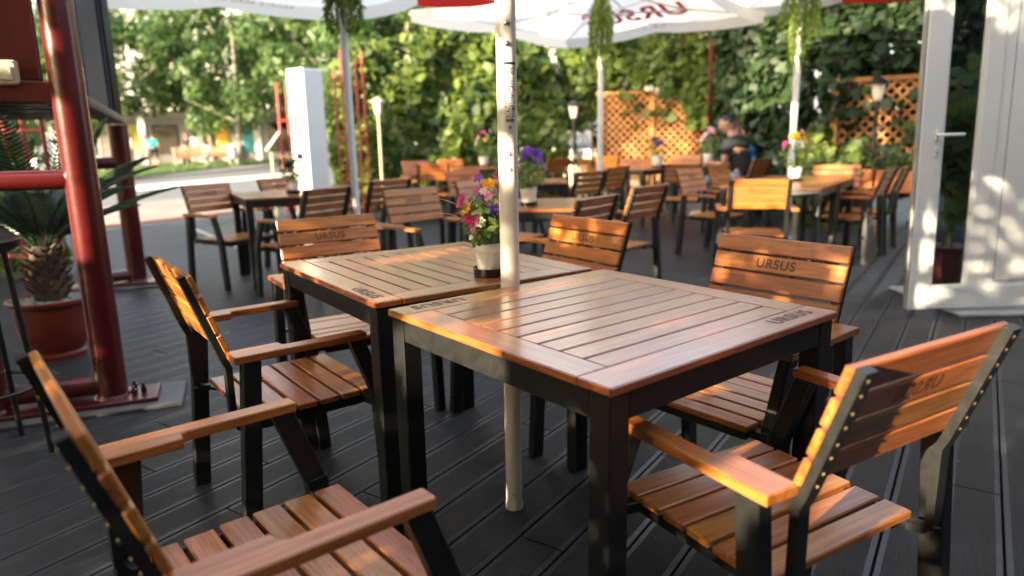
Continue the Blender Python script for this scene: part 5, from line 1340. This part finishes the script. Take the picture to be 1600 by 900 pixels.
# ---------------------------------------------------------------- leaf screen added out of view, pierced to put sun patches on chosen spots
E_ = Vector((-S.y, S.x, 0)).normalized(); E_ = -E_ if E_.x < 0 else E_          # across the sun, to the right seen from the sun
SH = Vector((S.x, S.y, 0)).normalized()
def apt(a, w, z): return SH * a + E_ * w + Vector((0, 0, z))
LIT = [  # (point that stays in the sun, radius of the opening, share of leaves removed)
 ((-.255, 1.697, .70), .024, 1), ((-.20, 1.63, .70), .030, 1), ((-.15, 1.57, .70), .026, 1), ((-.105, 1.51, .70), .030, 1), ((-.06, 1.455, .70), .026, 1), ((-.26, 1.75, .60), .022, 1), ((-.31, 1.78, .64), .02, 1),
 ((-.92, 1.93, .70), .055, 1), ((-.90, 1.90, .63), .055, 1), ((-.87, 1.86, .73), .03, 1), ((-1.02, 2.06, .68), .03, 1), ((-.97, 2.0, .70), .03, 1), ((-1.0, 2.03, .77), .025, 1), ((-.88, 1.87, .665), .03, 1), ((-.95, 1.97, .64), .035, 1), ((-1.05, 2.1, .80), .02, 1), ((-.93, 1.93, .79), .02, 1),
 ((-.030, 2.045, 1.12), .004, 1), ((-.03, 2.045, .84), -.012, 1), ((-.03, 2.045, .775), -.014, 1), ((-.03, 2.045, 1.39), .006, 1), ((.0, 2.045, .90), -.016, 1),
 ((.02, 1.95, .745), .0, 1), ((.10, 2.02, .745), .004, 1), ((.22, 2.1, .745), -.012, 1), ((-.45, 2.3, .745), -.014, 1),
 ((.215, 3.13, .75), .006, 1), ((.285, 3.04, .745), .004, 1), ((.345, 2.96, .79), -.014, 1), ((.32, 2.985, .70), -.012, 1),
 ((.60, 1.05, .72), .07, 1), ((.74, 1.14, .70), .07, 1), ((.88, 1.22, .73), .05, 1),
 ((.765, 2.43, .725), -.004, 1), ((.765, 2.43, .67), -.010, 1), ((1.025, 2.115, .77), -.006, 1), ((1.02, 2.12, .705), -.012, 1),
 ((.53, 1.01, .74), .06, 1), ((.62, 1.06, .70), .07, 1), ((.72, 1.13, .68), .06, 1), ((.84, 1.20, .70), .07, 1), ((.68, 1.10, .78), .03, 1), ((.80, 1.18, .80), .03, 1), ((.52, 1.02, .62), .04, 1), ((.3, 1.02, .61), .03, 1),
 ((2.08, 5.3, .77), .05, 1), ((2.0, 5.32, .70), .05, 1), ((2.1, 5.3, .645), .05, 1), ((1.84, 5.35, .66), .05, 1), ((1.72, 5.38, .72), .03, 1), ((1.7, 5.5, .4), .05, 1), ((1.72, 5.55, .2), .04, 1), ((2.2, 5.4, .35), .05, 1),
 ((2.3, 5.72, .66), .06, 1), ((2.5, 6.2, .75), .14, .8), ((2.9, 6.9, .75), .14, .7), ((2.45, 5.62, .4), .04, 1), ((2.45, 5.62, .2), .05, 1),
 ((3.27, 6.18, .72), .08, 1), ((3.2, 6.3, .32), .09, .9), ((3.1, 6.4, .62), .07, 1), ((3.69, 6.66, .7), .08, 1), ((3.6, 6.8, .4), .08, .9), ((3.0, 6.6, .2), .06, .9),
 ((3.42, 7.5, .80), .07, 1), ((3.3, 7.48, .77), .04, 1), ((3.55, 7.46, .76), .04, 1),
 ((3.06, 7.72, 1.5), .10, 1), ((3.06, 7.72, 1.95), .05, 1), ((1.66, 6.99, .72), .05, 1), ((1.72, 6.85, .35), .05, 1), ((2.0, 7.0, .3), .04, 1), ((.81, 4.73, .77), .04, 1), ((.85, 4.8, .5), .05, 1), ((.72, 4.9, .3), .04, 1), ((.0, 2.95, .60), .03, 1),
 ((3.24, 4.4, .22), .11, .22), ((2.58, 4.4, .62), .04, 1), ((2.58, 4.4, .36), .03, 1), ((3.05, 4.4, .92), .04, 1), ((2.62, 4.4, 1.35), .05, .8), ((2.62, 4.4, .14), .03, 1), ((2.65, 4.4, 1.8), .06, .4),
 ((-1.9, 3.0, 1.62), .04, 1), ((-1.9, 3.0, 1.30), .05, 1), ((-1.88, 3.02, 1.16), .06, 1), ((-1.9, 3.0, .98), .05, 1), ((-2.08, 2.92, 1.04), .05, 1), ((-2.0, 2.95, 1.04), .03, 1), ((-1.88, 3.0, .85), .06, 1), ((-1.9, 3.0, .75), .04, 1), ((-2.1, 2.95, 1.78), .05, 1), ((-2.0, 3.0, 1.50), .04, .9), ((-1.85, 3.0, 1.22), .015, 1), ((-1.84, 3.0, 1.10), .015, 1),
 ((-2.7, 3.7, .95), .10, .5), ((-2.9, 3.6, .7), .08, .5), ((-2.6, 3.8, .66), .05, .9),
 ((-.4, 6.9, 2.95), .55, 1), ((-1.2, 5.2, 3.3), 1.0, .9), ((.9, 7.5, 3.2), .8, .95), ((2.6, 7.4, 3.3), .4, .8), ((-.2, 2.0, 3.2), .8, .5),
 ((-.62, 4.62, .6), .07, .9), ((-.72, 5.1, .78), .05, 1), ((-1.35, 5.2, .7), .05, .6), ((-1.05, 9.85, .7), .3, .9), ((.4, 3.9, .2), .05, .9), ((.6, 4.4, .0), .06, .7), ((1.3, 4.9, 0), .08, .7), ((-.55, 3.05, .80), .03, 1), ((-.60, 3.08, .74), .025, 1),
 ((4.6, 9.2, .7), .45, .5), ((3.9, 8.6, .8), .35, .6), ((4.9, 9.0, 2.3), .3, .6), ((4.3, 9.4, 1.1), .25, .6), ((3.1, 10.2, .9), .2, .6), ((2.6, 12.6, .75), .5, .8), ((3.2, 12.5, 1.3), .3, .6), ((1.5, 13, 2.4), .5, .7),

]
scr = thing('leaf_sun_blocker', 'tall leaf screen added unseen left of the terrace to shape the sun patches', 'hedge', (0, 0, 0))
n = 185000
w = rng.uniform(-9.5, 4.2, n); zz = rng.uniform(0, 9.6, n) ; A0 = 3.5
top = np.interp(w, [-9.5, -9.35, -8.8, -7.4, 4.2], [4.6, 5.6, 6.3, 9.2, 9.4]) + .4 * np.sin(w * 3.1)
aa = A0 + rng.normal(0, .16, n)
P = np.outer(aa, np.array(SH)) + np.outer(w, np.array(E_)) + np.outer(zz, [0, 0, 1.0])
keep = zz < top
Sv = np.array(S)
for (pt, r, share) in LIT:
    d = P - np.array(pt); along = d @ Sv; perp = np.linalg.norm(d - np.outer(along, Sv), axis=1)
    keep &= ~((perp < r + .042) & (along > 0) & (rng.uniform(0, 1, n) < share))
P = P[keep]; N = np.tile(-np.array(SH), (len(P), 1)) + rng.normal(size=(len(P), 3)) * .6
sf = obj('foliage', leaf_mesh('foliage', P, N, rng.uniform(.075, .125, len(P)), M_IVY, 'plain'), scr, kind='stuff')
m = MB()
for k in range(8):
    c = apt(A0, -9 + k * 1.75, 0); m.tube([c - Z * .1, c + Z * 3.2], .03, 8)
obj('post', m.mesh('post', M_BARK, 60), scr, kind='stuff')
